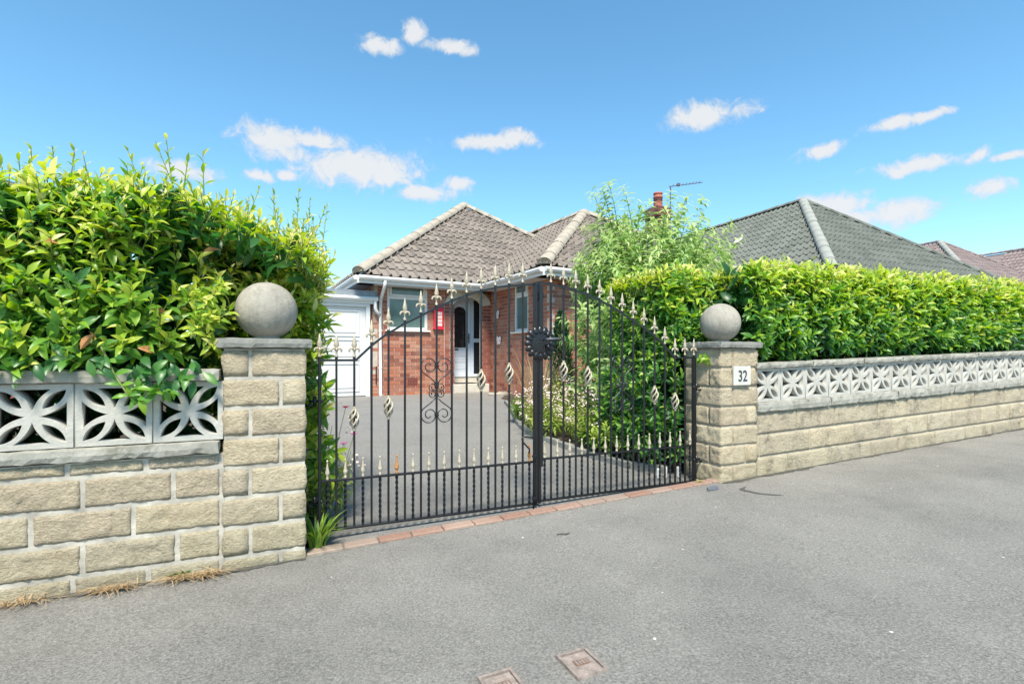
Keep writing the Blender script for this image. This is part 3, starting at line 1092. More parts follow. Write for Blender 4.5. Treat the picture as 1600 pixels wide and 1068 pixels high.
def gate_leaf(label, u, s, dz, rusty):
    t = thing('gate_leaf', label, 'gate', P(u, 0.2, dz), TH, 'driveway gates')
    W_ = 1.372
    sp = W_ / 14
    X = lambda x: s * x
    # frame
    for x, top in ((0.008, 1.03), (W_ - 0.006, 1.537)):
        mb = MB()
        a, b = sorted((X(x - 0.0085), X(x + 0.0085)))
        mb.bbox(a, b, -0.019, 0.019, ZB - 0.012, top + 0.004, 0.002)
        obj('post', mb, 'iron', t)
    for nm, z, h in (('bottom_rail', ZB, 0.006), ('middle_rail', ZM, 0.006)):
        mb = MB()
        a, b = sorted((X(0.016), X(W_ - 0.014)))
        mb.bbox(a, b, -0.0125, 0.0125, z - h, z + h, 0.0015)
        obj(nm, mb, 'iron', t)
    mb = MB()
    mb.tube([(X(x), 0, z) for x, z in smooth_rail()], 0.0088, 4, flat=1.15)
    obj('top_rail', mb, 'iron', t)
    for i in range(0, 15):
        x = sp * i
        if 0 < i < 14:
            zt = rail_z(x)
            obj('bar', square_bar(X(x), ZB - 0.004, zt + 0.004, 0.0058), 'iron', t)
        zt = rail_z(min(x, 1.37)) + 0.004
        if i == 14:
            continue
        mb = MB()
        c = obj('bar_tip', mb.lathe([(0.0075, 0), (0.0085, 0.006), (0.0085, 0.013), (0.006, 0.018)], 8, (X(x if i else 0.008), 0, zt)), 'iron', t)
        obj('spearhead', SPEAR, None, t, T(X(x if i else 0.008), 0, zt + 0.014))
    for i in range(14):
        x = sp * (i + 0.5)
        obj('twisted_bar', TWIST, None, t, T(X(x), 0, 0) @ Matrix.Rotation(rng.uniform(0, 1.5), 4, 'Z'))
        f = obj('small_finial', SMALL_RUST if i in rusty else SMALLF, None, t, T(X(x), 0, ZM + 0.006))
    for i, (z, _) in BASK.items():
        obj('basket_twist', BASKET, None, t, T(X(sp * i), 0, z))
    # heart scroll panel on the seventh bar
    mb = MB()
    xc = X(sp * 7)
    for sx in (-1, 1):
        scroll(mb, sx, 1, xc, 0.884)
        scroll(mb, sx, -1, xc, 0.800)
        small_scroll(mb, sx, 1, xc, 0.840)
        small_scroll(mb, sx, -1, xc, 0.842)
    obj('scroll_panel', mb.mesh('scroll_panel', True), 'iron_highlit', t)
    for z in (0.884, 0.812, 0.868, 0.994, 0.69):
        obj('scroll_collar', MB().bbox(xc - 0.013, xc + 0.013, -0.0085, 0.0085, z - 0.006, z + 0.006, 0.002), 'iron', t)
    # hinges
    for z in (0.235, 0.80):
        mb = MB()
        mb.tube([(X(0.012), 0, z), (X(-0.05), 0.0, z)], [0.008, 0.007], 8)
        mb.tube([(X(-0.018), 0, z - 0.028), (X(-0.018), 0, z + 0.028)], 0.010, 8)
        mb.tube([(X(-0.072), 0, z - 0.022), (X(-0.02), 0, z - 0.022)], 0.007, 8)
        mb.ball((X(0.018), -0.012, z), 0.011, 8, 5)
        obj('hinge', mb.mesh('hinge', True), 'iron', t)
    return t


gl = gate_leaf('left iron gate leaf, black bars and pale spearheads, one small finial rusted orange', 0.071, 1, 0.0, {4, 13})
gr = gate_leaf('right iron gate leaf by the numbered pillar, black bars in front of the shrubs', 2.832, -1, 0.013, set())

# sunflower lock plate on the closing stile (right leaf), lever handle
cx = -1.372 + 0.004
mb = MB()
mb.lathe([(0.004, 0.0), (0.06, 0.001), (0.080, 0.004), (0.084, 0.007), (0.078, 0.010), (0.04, 0.013), (0.001, 0.014)], 28)
disc = mb.mesh('sunflower_plate', True)
disc.transform(Matrix.Rotation(math.pi / 2, 4, 'X'))
dk = obj('sunflower_plate', disc, 'iron', gr, T(cx, -0.024, 1.125))
mb = MB()
for k in range(16):
    a = 2 * math.pi * k / 16
    m4 = Matrix.Rotation(a, 4, 'Y') @ T(0.092, 0, 0) @ Matrix.Rotation(0.25, 4, 'Z')
    sub = MB()
    sub.ball((0, 0, 0), 0.021, 10, 6, (1.35, 0.42, 0.95))
    mb.add([m4 @ Vector(q) for q in sub.v], sub.f)
pet = mb.mesh('petals', True)
obj('petals', pet, 'iron', dk, T(0, -0.006, 0))
mb = MB()
for q in range(70):
    r = 0.068 * math.sqrt((q + 0.5) / 70)
    a = q * 2.39996
    mb.ball((r * math.cos(a), -0.014 + 0.004 * (r / 0.07) ** 2, r * math.sin(a)), 0.0046, 6, 4)
obj('seeds', mb.mesh('seeds', True), 'iron', dk)
mb = MB()
mb.tube([(0.028, -0.03, 0.025), (0.028, -0.06, 0.028), (0.06, -0.066, 0.03), (0.125, -0.062, 0.033)], [0.008, 0.008, 0.007, 0.006], 8)
obj('lever_handle', mb.mesh('lever_handle', True), 'grey_metal', dk)
mb = MB()
mb.tube([(0.045, -0.03, -0.022), (0.045, -0.042, -0.022)], [0.017, 0.015], 12)
obj('knob', mb.mesh('knob', True), 'iron', dk)
mb = MB()
mb.bbox(cx - 0.006, cx + 0.02, -0.028, -0.0195, 0.30, 1.52, 0.002)
obj('cover_strip', mb, 'iron', gr)
mb = MB()
for k in range(5):
    a = R(200 + 35 * k)
    mb.ball((cx + 0.005 + 0.022 * math.cos(a), 0.0, 1.46 + 0.03 * math.sin(a)), 0.018, 8, 5, (1, 0.5, 1.2))
obj('lock_leaf', mb.mesh('lock_leaf', True), 'iron', gr)
mb = MB()
mb.tube([(cx + 0.01, 0.02, 0.565), (cx + 0.09, 0.05, 0.56), (cx + 0.10, 0.05, 0.545), (cx + 0.01, 0.02, 0.465)], 0.0042, 6)
obj('latch_loop', mb.mesh('latch_loop', True), 'iron', gr)
# drop bolt on the left leaf
bx = 1.372 - 0.028
mb = MB()
mb.tube([(bx, -0.022, 0.02), (bx, -0.022, 0.50), (bx - 0.01, -0.022, 0.512), (bx - 0.075, -0.026, 0.522), (bx - 0.088, -0.026, 0.512), (bx - 0.082, -0.026, 0.49), (bx - 0.03, -0.024, 0.435), (bx - 0.035, -0.024, 0.41)], 0.0055, 8)
obj('drop_bolt', mb.mesh('drop_bolt', True), 'iron', gl)
for z in (0.10, 0.38):
    obj('bolt_guide', MB().bbox(bx - 0.012, 1.364, -0.031, -0.0195, z, z + 0.016, 0.002), 'iron', gl)

# ------------------------------------------------------------------ pavement furniture
def access_cover(label, u, v, w, l, rz):
    z = zp(u) + 0.002
    t = thing('access_cover', label, 'cover', P(u, v, z), TH + rz, 'water covers in the pavement')
    mb = MB()
    for (x0, x1, y0, y1) in ((-w / 2, w / 2, -l / 2, -l / 2 + 0.010), (-w / 2, w / 2, l / 2 - 0.010, l / 2), (-w / 2, -w / 2 + 0.010, -l / 2 + 0.0102, l / 2 - 0.0102), (w / 2 - 0.010, w / 2, -l / 2 + 0.0102, l / 2 - 0.0102)):
        mb.box(x0, x1, y0, y1, -0.03, 0.0085)
    obj('frame', mb, 'cover', t)
    mb = MB()
    mb.bbox(-w / 2 + 0.012, w / 2 - 0.012, -l / 2 + 0.012, l / 2 - 0.016, -0.03, 0.005, 0.001)
    lid = obj('lid', mb, 'cover', t)
    mb = MB()
    nx = 9
    for i in range(nx):
        for j in range(nx):
            x = -w / 2 + 0.016 + (w - 0.032) * (i + 0.5) / nx
            y = -l / 2 + 0.016 + (l - 0.036) * (j + 0.5) / nx
            if abs(x) < 0.030 and abs(y) < 0.018:
                continue
            mb.add([(x - 0.0052, y, 0.005), (x, y - 0.0052, 0.005), (x + 0.0052, y, 0.005), (x, y + 0.0052, 0.005), (x, y, 0.0072)], [(0, 1, 4), (1, 2, 4), (2, 3, 4), (3, 0, 4)])
    obj('tread_pattern', mb, 'cover', lid, kind='stuff')
    mb = MB()
    mb.bbox(-0.027, 0.027, -0.015, 0.015, 0.0045, 0.0075, 0.001)
    obj('badge', mb, 'cover_dark', lid)
    for k in range(4):
        mb = MB()
        mb.box(-0.022 + k * 0.012, -0.015 + k * 0.012, -0.010, 0.010, 0.0074, 0.0085)
        obj('badge_mark', mb, 'cover', lid)
    return t


access_cover('small square rusty iron cover in the tarmac, the whole one', 0.80, -1.42, 0.118, 0.138, 0.03)
access_cover('small square rusty iron cover cut off by the bottom edge of the photo', 0.522, -1.408, 0.118, 0.138, 0.03)

mb = MB()
mb.add([(-0.06, -0.02, 0.001), (0.045, -0.035, 0.001), (0.06, 0.03, 0.001), (-0.01, 0.03, 0.001), (-0.055, -0.02, 0.008), (0.04, -0.03, 0.02), (0.055, 0.025, 0.014), (-0.005, 0.025, 0.010)],
       [(4, 5, 6, 7), (0, 1, 5, 4), (1, 2, 6, 5), (2, 3, 7, 6), (3, 0, 4, 7)])
sl = obj('slate_shard', mb, 'slate')
sl.location = P(2.70, -0.10, zp(2.7) + 0.004)
sl.rotation_euler = (0, 0, TH + 0.15)
tag(sl, 'flat grey slate fragment lying by the brick threshold near the numbered pillar', 'slate')

# damp streak and tar marks: thin sheets on the pavement
def blot(name, pts, wd, zoff):
    mb = MB()
    vs, fs = [], []
    n = len(pts)
    for i, (u, v) in enumerate(pts):
        w = wd * (math.sin(math.pi * (i + 0.25) / (n - 0.5)) ** 0.6) * rng.uniform(0.6, 1.25)
        a, b = pts[max(i - 1, 0)], pts[min(i + 1, n - 1)]
        d = Vector((b[0] - a[0], b[1] - a[1])).normalized()
        for s in (-1, 1):
            uu, vv_ = u - d.y * w * s, v + d.x * w * s
            vs.append(P(uu, vv_, zpav(uu, vv_) + zoff))
    for i in range(n - 1):
        fs.append((2 * i, 2 * i + 2, 2 * i + 3, 2 * i + 1))
    mb.add(vs, fs)
    o = obj(name, mb, 'damp')
    o['kind'] = 'structure'


blot('pavement_stain', [(2.97, -0.17), (2.93, -0.185), (2.89, -0.2), (2.875, -0.225), (2.88, -0.26), (2.885, -0.30), (2.90, -0.345), (2.93, -0.39), (2.965, -0.425), (2.995, -0.45)], 0.02, 0.003)
blot('pavement_stain', [(4.6 + 0.03 * k, -1.15 + 0.012 * k) for k in range(7)], 0.02, 0.004)
blot('pavement_stain', [(1.3 + 0.012 * k, -0.35 + 0.01 * math.sin(k)) for k in range(8)], 0.012, 0.004)
def grime(u0, u1):
    mb = MB()
    vs, fs = [], []
    n = int((u1 - u0) / 0.02)
    for i in range(n + 1):
        u = u0 + (u1 - u0) * i / n
        w = 0.022 + 0.05 * max(0.0, 0.25 + noise.noise(Vector((u * 4.0, 3.3, 0)))) + 0.02 * noise.noise(Vector((u * 25.0, 7.3, 0)))
        for v in (-0.002, -max(0.006, w)):
            vs.append(P(u, v, zpav(u, v) + 0.003))
    for i in range(n):
        fs.append((2 * i, 2 * i + 1, 2 * i + 3, 2 * i + 2))
    mb.add(vs, fs)
    o = obj('pavement_dirt', mb, 'grime')
    o['kind'] = 'structure'


MT['grime'] = m_simple('wall_foot_dirt', (0.075, 0.072, 0.06), 0.9, 0.5, 45, 0.9, 90)
grime(-3.4, 0.0)
grime(2.9, 11.0)
for k in range(16):                                  # pale chips, bits of petal
    u, v = rng.uniform(-1.2, 5.0), rng.uniform(-2.2, -0.2)
    s = rng.uniform(0.003, 0.008) * (2.4 if k < 2 else 1)
    if k == 0:
        u, v, s = -0.83, -1.02, 0.02
    mb = MB()
    mb.add([(rng.uniform(0.6, 1.2) * s * math.cos(a), rng.uniform(0.6, 1.2) * s * math.sin(a), 0.001) for a in [i * math.pi / 3 for i in range(6)]] + [(0, 0, s * 0.35)],
           [(i, (i + 1) % 6, 6) for i in range(6)])
    o = obj('white_chip', mb, 'white_chip')
    o.location = P(u, v, zpav(u, v) + 0.001)
    o.rotation_euler = (0, 0, rng.uniform(0, 6))
    if k == 0:
        tag(o, 'largest white fleck on the tarmac, near the bottom left corner', 'litter')
    else:
        tag(o, 'tiny pale fleck scattered on the grey tarmac', 'litter', 'pale flecks on the tarmac')

# ------------------------------------------------------------------ bungalow
PH = R(28.5)
E0 = Vector((-2.948, 9.826, 0.26))
HB = Matrix.LocRotScale(E0, Euler((0, 0, PH)), None)
hs_ = thing('bungalow', 'red brick bungalow with hipped grey tiled roof behind the gates', 'house', E0, PH)
EZ = 2.36                                             # gutter level above the drive


def panel(mb, M4, L, z0, z1, ops, th=0.1):
    """wall slab with rectangular openings; x along, y inwards"""
    xs = sorted({0.0, L, *[q for o_ in ops for q in o_[:2]]})
    for a, b in zip(xs, xs[1:]):
        mid = (a + b) / 2
        cuts = sorted([(o_[2], o_[3]) for o_ in ops if o_[0] <= mid <= o_[1]])
        z = z0
        for c0, c1 in cuts:
            if c0 > z:
                mb.box(a, b, 0.006, th, z, c0, M4)
            z = max(z, c1)
        if z < z1:
            mb.box(a, b, 0.006, th, z, z1, M4)


def bricks(M4, L, z0, z1, ops, rec, off=0.0, hdr=False):
    p, h, bl = 0.075, 0.065, 0.215
    n = int((z1 - z0) / p + 0.5)
    for c in range(n):
        z = z0 + c * p
        x = -0.1125 * ((c % 2)) - off
        while x < L:
            a, b = max(0, x), min(L, x + bl)
            segs = [(a, b)]
            for o_ in ops:
                if z + h * 0.6 > o_[2] and z + h * 0.4 < o_[3]:
                    ns = []
                    for (s, e) in segs:
                        if e <= o_[0] or s >= o_[1]:
                            ns.append((s, e))
                        else:
                            if s < o_[0]:
                                ns.append((s, o_[0]))
                            if e > o_[1]:
                                ns.append((o_[1], e))
                    segs = ns
            for s, e in segs:
                if e - s > 0.012:
                    rec.append((M4 @ T((s + e) / 2, 0.0, z + h / 2), e - s, h))
            x += bl + 0.01


UB = MB()
UB.box(-0.5, 0.5, 0, 0.03, -0.5, 0.5)
UNIT_BRICK = UB.mesh('brick')


def place_bricks(rec, parent, frame, m, limit, jitter=0.0015):
    """nearest `limit` bricks become objects, the rest one mesh"""
    rec.sort(key=lambda r: (frame @ r[0].translation - CAM).length)
    meu = UNIT_BRICK.copy()
    meu.materials.append(MT[m])
    rest = MB()
    for i, (m4, L, h) in enumerate(rec):
        mm = m4 @ T(0, rng.uniform(-jitter, jitter), 0) @ Matrix.Diagonal((L, 1, h, 1))
        if i < limit:
            obj('brick', meu, None, parent, mm)
        else:
            rest.add([mm @ Vector(v) for v in UB.v], UB.f, rng.random())
    if rest.v:
        obj('brickwork', rest, m, parent, kind='stuff')


def Rz(x, y, a):
    return T(x, y, 0) @ Matrix.Rotation(a, 4, 'Z')


H_ = math.pi / 2
FR = Rz(0.35, 0.35, 0)                                # main front: x = a - 0.35
WLs = Rz(2.995, 0.35, -H_)                            # wing left wall: x = 0.35 - b, faces left
WF = Rz(2.995, -2.125, 0)                             # wing front
SD = Rz(0.35, 7.0, -H_)                               # left flank, faces left
win1 = (0.298, 1.157, 1.345, 2.33)
porch = (1.768, 2.413, -0.1, 2.12)
win2 = (1.095, 1.673, 1.30, 2.33)
wfw = (1.6, 4.4, 0.75, 2.1)
mb = MB()
panel(mb, FR, 2.645, -0.2, EZ - 0.01, [win1, porch])
panel(mb, WLs, 2.475, -0.2, EZ - 0.01, [win2])
panel(mb, WF, 5.82, -0.2, EZ - 0.01, [wfw])
panel(mb, SD, 6.65, -0.2, EZ - 0.01, [])
mb.box(8.72, 8.815, -2.02, 7.0, -0.2, EZ - 0.01)
mb.box(0.36, 8.815, 7.01, 7.1, -0.2, EZ - 0.01)
wallp = obj('wall', mb, 'brick_mortar', hs_)
rec, rec2 = [], []
bricks(FR, 1.53, 0.0, EZ - 0.03, [win1, porch], rec)
bricks(WLs, 2.475, 0.0, EZ - 0.03, [win2], rec)
bricks(WF, 5.82, 0.0, EZ - 0.03, [wfw], rec, 0.05)
bricks(SD @ T(4.0, 0, 0), 2.65, 1.6, EZ - 0.03, [], rec)
FR2 = FR @ T(1.545, 0, 0)
bricks(FR2, 1.10, 0.0, EZ - 0.03, [(porch[0] - 1.545, porch[1] - 1.545, porch[2], porch[3])], rec2)
place_bricks(rec, wallp, HB, 'brick', 230)
place_bricks(rec2, wallp, HB, 'brick_dark', 70)


def window(parent, M4, w, h, transom, glassm, sill=True, gfac=0.05, mull=()):
    """frame, opening light above, fixed pane below; x along, y inwards, origin bottom-left"""
    fr = MB()
    f = 0.055
    y0, y1 = 0.02, 0.08
    for (a, b, c, d) in ((0, w, 0, f), (0, w, h - f, h), (0, f, f, h - f), (w - f, w, f, h - f)):
        fr.box(a, b, y0, y1, c, d, M4)
    if transom:
        fr.box(f, w - f, y0 + 0.001, y1 - 0.001, transom - f / 2, transom + f / 2, M4)
    for mx_ in mull:
        fr.box(mx_ - f / 2, mx_ + f / 2, y0 + 0.002, y1 - 0.002, f, (transom - f / 2) if transom else h - f, M4)
    wn_ = obj('window', fr, 'upvc', parent)
    if transom:
        a, b, c, d = f + 0.004, w - f - 0.004, transom + f / 2 + 0.004, h - f - 0.004
        q = MB()
        g = 0.035
        for (x0, x1, z0, z1) in ((a, b, c, c + g), (a, b, d - g, d), (a, a + g, c + g, d - g), (b - g, b, c + g, d - g)):
            q.box(x0, x1, y0 - 0.02, y1 - 0.03, z0, z1, M4)
        obj('sash', q, 'upvc', wn_)
        q = MB()
        q.box(a + g, b - g, 0.03, 0.036, c + g, d - g, M4)
        obj('pane', q, glassm, wn_)
    edges = [f] + [e for mx_ in mull for e in (mx_ - f / 2, mx_ + f / 2)] + [w - f]
    for a, b in zip(edges[::2], edges[1::2]):
        q = MB()
        q.box(a, b, 0.05, 0.056, f, (transom - f / 2) if transom else h - f, M4)
        obj('pane', q, glassm, wn_)
    if sill:
        q = MB()
        q.box(-0.05, w + 0.05, -0.06, 0.06, -0.034, -0.002, M4)
        obj('sill', q, 'upvc', wn_)
    return wn_


window(hs_, FR @ T(win1[0], 0, win1[2]), win1[1] - win1[0], win1[3] - win1[2], 0.66, 'glass')
window(hs_, WLs @ T(win2[0], 0, win2[2]), win2[1] - win2[0], win2[3] - win2[2], 0.72, 'glass')
window(hs_, WF @ T(wfw[0], 0, wfw[2]), wfw[1] - wfw[0], wfw[3] - wfw[2], 0.95, 'dark_glass', True, 0.05, (0.95, 1.85))

# porch recess: returns, ceiling, arched stone, step, door set
mb = MB()
pa, pb = porch[0] + 0.35, porch[1] + 0.35
mb.box(pa - 0.09, pa + 0.0, 0.45, 1.35, -0.2, 2.2)
mb.box(pb + 0.22, pb + 0.30, 0.45, 1.35, -0.2, 2.2)
mb.box(pa - 0.09, pb + 0.30, 0.45, 1.35, 2.21, 2.27)
obj('porch_lining', mb, 'brick_mortar', hs_)
for k in range(9):                                    # stone voussoirs of the arched head
    pass
arch = None
ax, az_ = (pa + pb) / 2, 1.87
ro, ri, nseg = 0.56, 0.36, 5
for k in range(nseg):
    mb = MB()
    a0 = math.pi * (0.06 + 0.88 * k / nseg) + 0.008
    a1 = math.pi * (0.06 + 0.88 * (k + 1) / nseg) - 0.008
    vs = []
    for y in (0.315, 0.44):
        for t_ in range(4):
            a = a0 + (a1 - a0) * t_ / 3
            vs.append((ax + ri * math.cos(a), y, az_ + ri * 0.62 * math.sin(a)))
            vs.append((ax + ro * math.cos(a), y, min(EZ - 0.03, az_ + ro * 0.78 * math.sin(a))))
    fs = []
    for t_ in range(3):
        i = 2 * t_
        fs += [(i, i + 2, i + 3, i + 1), (8 + i, 8 + i + 1, 8 + i + 3, 8 + i + 2), (i, 8 + i, 8 + i + 2, i + 2), (i + 1, i + 3, 8 + i + 3, 8 + i + 1)]
    fs += [(0, 1, 9, 8), (6, 14, 15, 7)]
    mb.add(vs, fs)
    obj('arch_stone', mb, 'stone_pale', hs_)
mb = MB()
mb.bbox(pa - 0.04, pb + 0.16, 0.27, 0.90, -0.1, 0.19, 0.008)
st = obj('step', mb, 'step', hs_)
for k in range(3):
    mb = MB()
    mb.box(pa - 0.03 + 0.28 * k, pa + 0.24 + 0.28 * k, 0.266, 0.29, 0.015, 0.175)
    obj('tile', mb, 'step', st)
mb = MB()
mb.bbox(pa + 0.05, pb - 0.05, 0.40, 0.75, 0.19, 0.205, 0.004)
dm = obj('door_mat', mb, 'black')
dm.matrix_world = HB
tag(dm, 'dark door mat on the step inside the arched porch', 'mat')

DB = 0.90                                             # door plane
d0, d1, dz0, dz1 = pa - 0.05, pb + 0.30, 0.33, 2.2
mb = MB()
mb.box(d0, d1, DB, DB + 0.07, 0.19, dz0 - 0.002)      # plinth below the door
obj('door_plinth', mb, 'step', hs_)
sx = 2.735
mb = MB()
for (a, b, c, d) in ((d0, d1, dz0, dz0 + 0.06), (d0, d1, dz1 - 0.06, dz1), (d0, d0 + 0.05, dz0 + 0.06, dz1 - 0.06), (d1 - 0.06, d1, dz0 + 0.06, dz1 - 0.06), (sx, sx + 0.055, dz0 + 0.06, dz1 - 0.06)):
    mb.box(a, b, DB - 0.02, DB + 0.06, c, d)
obj('door_frame', mb, 'door_blue', hs_)
mb = MB()
mb.box(d0 + 0.052, sx - 0.002, DB + 0.0, DB + 0.045, dz0 + 0.062, dz1 - 0.062)
dr = obj('door', mb, 'door_blue', hs_)
mb = MB()                                             # arched glass light
vs, w2 = [], 0.16
gx, g0, g1 = 2.47, 1.00, 1.78
loop = [(gx - w2, g0), (gx + w2, g0)] + [(gx + w2 * math.cos(a), g1 + w2 * math.sin(a)) for a in [math.pi * i / 10 for i in range(11)]]
mb.add([(x, DB - 0.004, z) for x, z in loop] + [(x, DB + 0.02, z) for x, z in loop], [tuple(range(len(loop)))] + [(i, (i + 1) % len(loop), len(loop) + (i + 1) % len(loop), len(loop) + i) for i in range(len(loop))])
obj('pane', mb, 'dark_glass', dr)
for z in (0.50, 0.66, 0.80):
    mb = MB()
    mb.bbox(gx - 0.17, gx + 0.17, DB - 0.006, DB + 0.01, z, z + 0.11, 0.003)
    obj('panel', mb, 'door_blue', dr)
mb = MB()
mb.bbox(2.44 - 0.11, 2.44 + 0.0, DB - 0.012, DB + 0.01, 0.935, 0.975, 0.003)
obj('letter_box', mb, 'grey_metal', dr)
mb = MB()
mb.bbox(sx - 0.052, sx - 0.022, DB - 0.014, DB + 0.01, 1.10, 1.33, 0.003)
mb.tube([(sx - 0.037, DB - 0.014, 1.23), (sx - 0.037, DB - 0.05, 1.23), (sx - 0.13, DB - 0.05, 1.23)], 0.009, 8)
obj('handle', mb, 'grey_metal', dr)
mid = 1.17
q = MB()
q.box(sx + 0.055, d1 - 0.06, DB - 0.015, DB + 0.055, mid - 0.045, mid + 0.045)
q.box(sx + 0.055, sx + 0.085, DB - 0.012, DB + 0.055, dz0 + 0.06, mid - 0.045)
q.box(sx + 0.055, sx + 0.085, DB - 0.012, DB + 0.055, mid + 0.045, dz1 - 0.06)
sl_ = obj('side_light', q, 'door_blue', hs_)
for c, d in ((dz0 + 0.06, mid - 0.045), (mid + 0.045, dz1 - 0.06)):
    q = MB()
    q.box(sx + 0.085, d1 - 0.06, DB + 0.02, DB + 0.026, c, d)
    obj('pane', q, 'dark_glass', sl_)

# air brick
mb = MB()
mb.box(0, 0.22, -0.006, 0.02, 0, 0.145, FR @ T(0.72, 0, 0.20))
vb = obj('air_brick', mb, 'brick_dark', hs_)
for i in range(6):
    for j in range(4):
        mb = MB()
        mb.box(0.015 + i * 0.034, 0.033 + i * 0.034, -0.009, -0.0055, 0.014 + j * 0.034, 0.032 + j * 0.034, FR @ T(0.72, 0, 0.20))
        obj('vent_hole', mb, 'black', vb)

# eaves: fascia, soffit and gutter on the visible sides
def eave_run(p0, p1, name, prof, m):
    p0, p1 = Vector(p0), Vector(p1)
    d = (p1 - p0)
    L = d.length
    a = math.atan2(d.y, d.x)
    M4 = Matrix.Translation(p0) @ Matrix.Rotation(a, 4, 'Z')
    mb = MB()
    n = len(prof)
    vs = [M4 @ Vector((x, y, z)) for x in (0, L) for (y, z) in prof]
    fs = [(i, (i + 1) % n, n + (i + 1) % n, n + i) for i in range(n)] + [tuple(range(n - 1, -1, -1)), tuple(range(n, 2 * n))]
    mb.add(vs, fs)
    return obj(name, mb, m, hs_)


GUT = [(-0.055, 0.0), (-0.095, -0.02), (-0.10, -0.05), (-0.08, -0.085), (-0.02, -0.095), (-0.02, 0.0)]
FAS = [(-0.018, -0.005), (-0.018, -0.15), (0.004, -0.15), (0.004, -0.005)]
runs = [((0, 7.3, EZ), (0, 0, EZ)), ((0, 0, EZ), (2.645, 0, EZ)), ((2.645, 0, EZ), (2.645, -2.475, EZ)), ((2.645, -2.475, EZ), (9.165, -2.475, EZ)), ((9.165, -2.475, EZ), (9.165, 7.3, EZ))]
for i, (a, b) in enumerate(runs):
    eave_run(a, b, 'fascia', FAS, 'upvc')
    eave_run(a, b, 'gutter', GUT, 'upvc')
    eave_run(a, b, 'soffit', [(0.005, -0.145), (0.005, -0.135), (0.34, -0.135), (0.34, -0.145)], 'upvc')
for i, (x, y) in enumerate(((0.50, 0.30), (2.98 - 0.06, -1.2))):
    if i == 1:
        continue
    mb = MB()
    mb.tube([(x, -0.05, EZ - 0.08), (x, -0.05, EZ - 0.17), (x, 0.12, EZ - 0.30), (x, 0.30, EZ - 0.42), (x, 0.305, 0.04), (x, 0.25, 0.0)], 0.034, 10)
    dp = obj('downpipe', mb.mesh('downpipe', True), 'upvc', hs_)
    for z in (0.55, 1.3, 1.9):
        mb = MB()
        mb.tube([(x, 0.305, z), (x, 0.305, z + 0.03)], 0.041, 10)
        obj('pipe_clip', mb, 'upvc', dp)
for nm, z0, z1, a in (('wall_tie_bar', 0.25, 0.60, 0.42),):
    mb = MB()
    mb.tube([(a, 0.33, z0), (a, 0.33, z1)], 0.012, 8)
    obj('black_rod', mb, 'black', hs_)


# ------------------------------------------------------------------ roofs
def tile_pts(w, g, drop=0.0):
    xs, zs = [], []
    for k in range(2):
        o = k * w / 2
        for dx, z in ((0.0, 0.002), (0.012, 0.026), (0.030, 0.054), (0.048, 0.054), (0.066, 0.026), (0.078, 0.002)):
            xs.append(o + dx)
            zs.append(z)
    xs.append(w)
    zs.append(0.004)
    return xs, zs


def tile_mesh(w, g, th=0.032):
    xs, zs = tile_pts(w, g)
    n = len(xs)
    mb = MB()
    vs = [(x, -0.03, z + 0.034) for x, z in zip(xs, zs)] + [(x, g + 0.02, z) for x, z in zip(xs, zs)] + [(x, -0.03, z + 0.034 - th) for x, z in zip(xs, zs)]
    fs = [(i, i + 1, n + i + 1, n + i) for i in range(n - 1)] + [(2 * n + i, 2 * n + i + 1, i + 1, i) for i in range(n - 1)]
    mb.add(vs, fs)
    return mb


def clip_mesh(mb, off, poly):
    bm = bmesh.new()
    vv = [bm.verts.new((x + off[0], y + off[1], z)) for x, y, z in mb.v]
    for f in mb.f:
        bm.faces.new([vv[i] for i in f])
    n = len(poly)
    for i in range(n):
        a, b = Vector((*poly[i], 0)), Vector((*poly[(i + 1) % n], 0))
        d = (b - a).normalized()
        nr = Vector((d.y, -d.x, 0))                    # outward for a counter-clockwise polygon
        bmesh.ops.bisect_plane(bm, geom=bm.verts[:] + bm.edges[:] + bm.faces[:], plane_co=a, plane_no=nr, clear_outer=True)
        if not bm.faces:
            break
    bm.verts.index_update()
    vs = [tuple(v.co) for v in bm.verts]
    fs = [tuple(v.index for v in f.verts) for f in bm.faces]
    bm.free()
    return vs, fs


def inside(p, poly):
    n = len(poly)
    for i in range(n):
        a, b = poly[i], poly[(i + 1) % n]
        if (b[0] - a[0]) * (p[1] - a[1]) - (b[1] - a[1]) * (p[0] - a[0]) < 0:
            return False
    return True


def tile_slope(M4, poly, rec, w=0.38, g=0.335):
    """lay tiles over a counter-clockwise polygon in slope coordinates (x along the eave, y up the slope)"""
    base = tile_mesh(w, g)
    x0, x1 = min(p[0] for p in poly), max(p[0] for p in poly)
    y1 = max(p[1] for p in poly)
    c = 0
    y = 0.0
    while y < y1:
        x = x0 - w + (w / 2) * (c % 2) * 0.0
        while x < x1:
            cs = [(x, y), (x + w, y), (x, y + g), (x + w, y + g)]
            ins = [inside(q, poly) for q in cs]
            if all(ins):
                rec.append((M4, (x, y), None))
            else:
                vs, fs = clip_mesh(base, (x, y), poly)
                if fs:
                    rec.append((M4, (x, y), (vs, fs)))
            x += w
        y += g
        c += 1
    return base


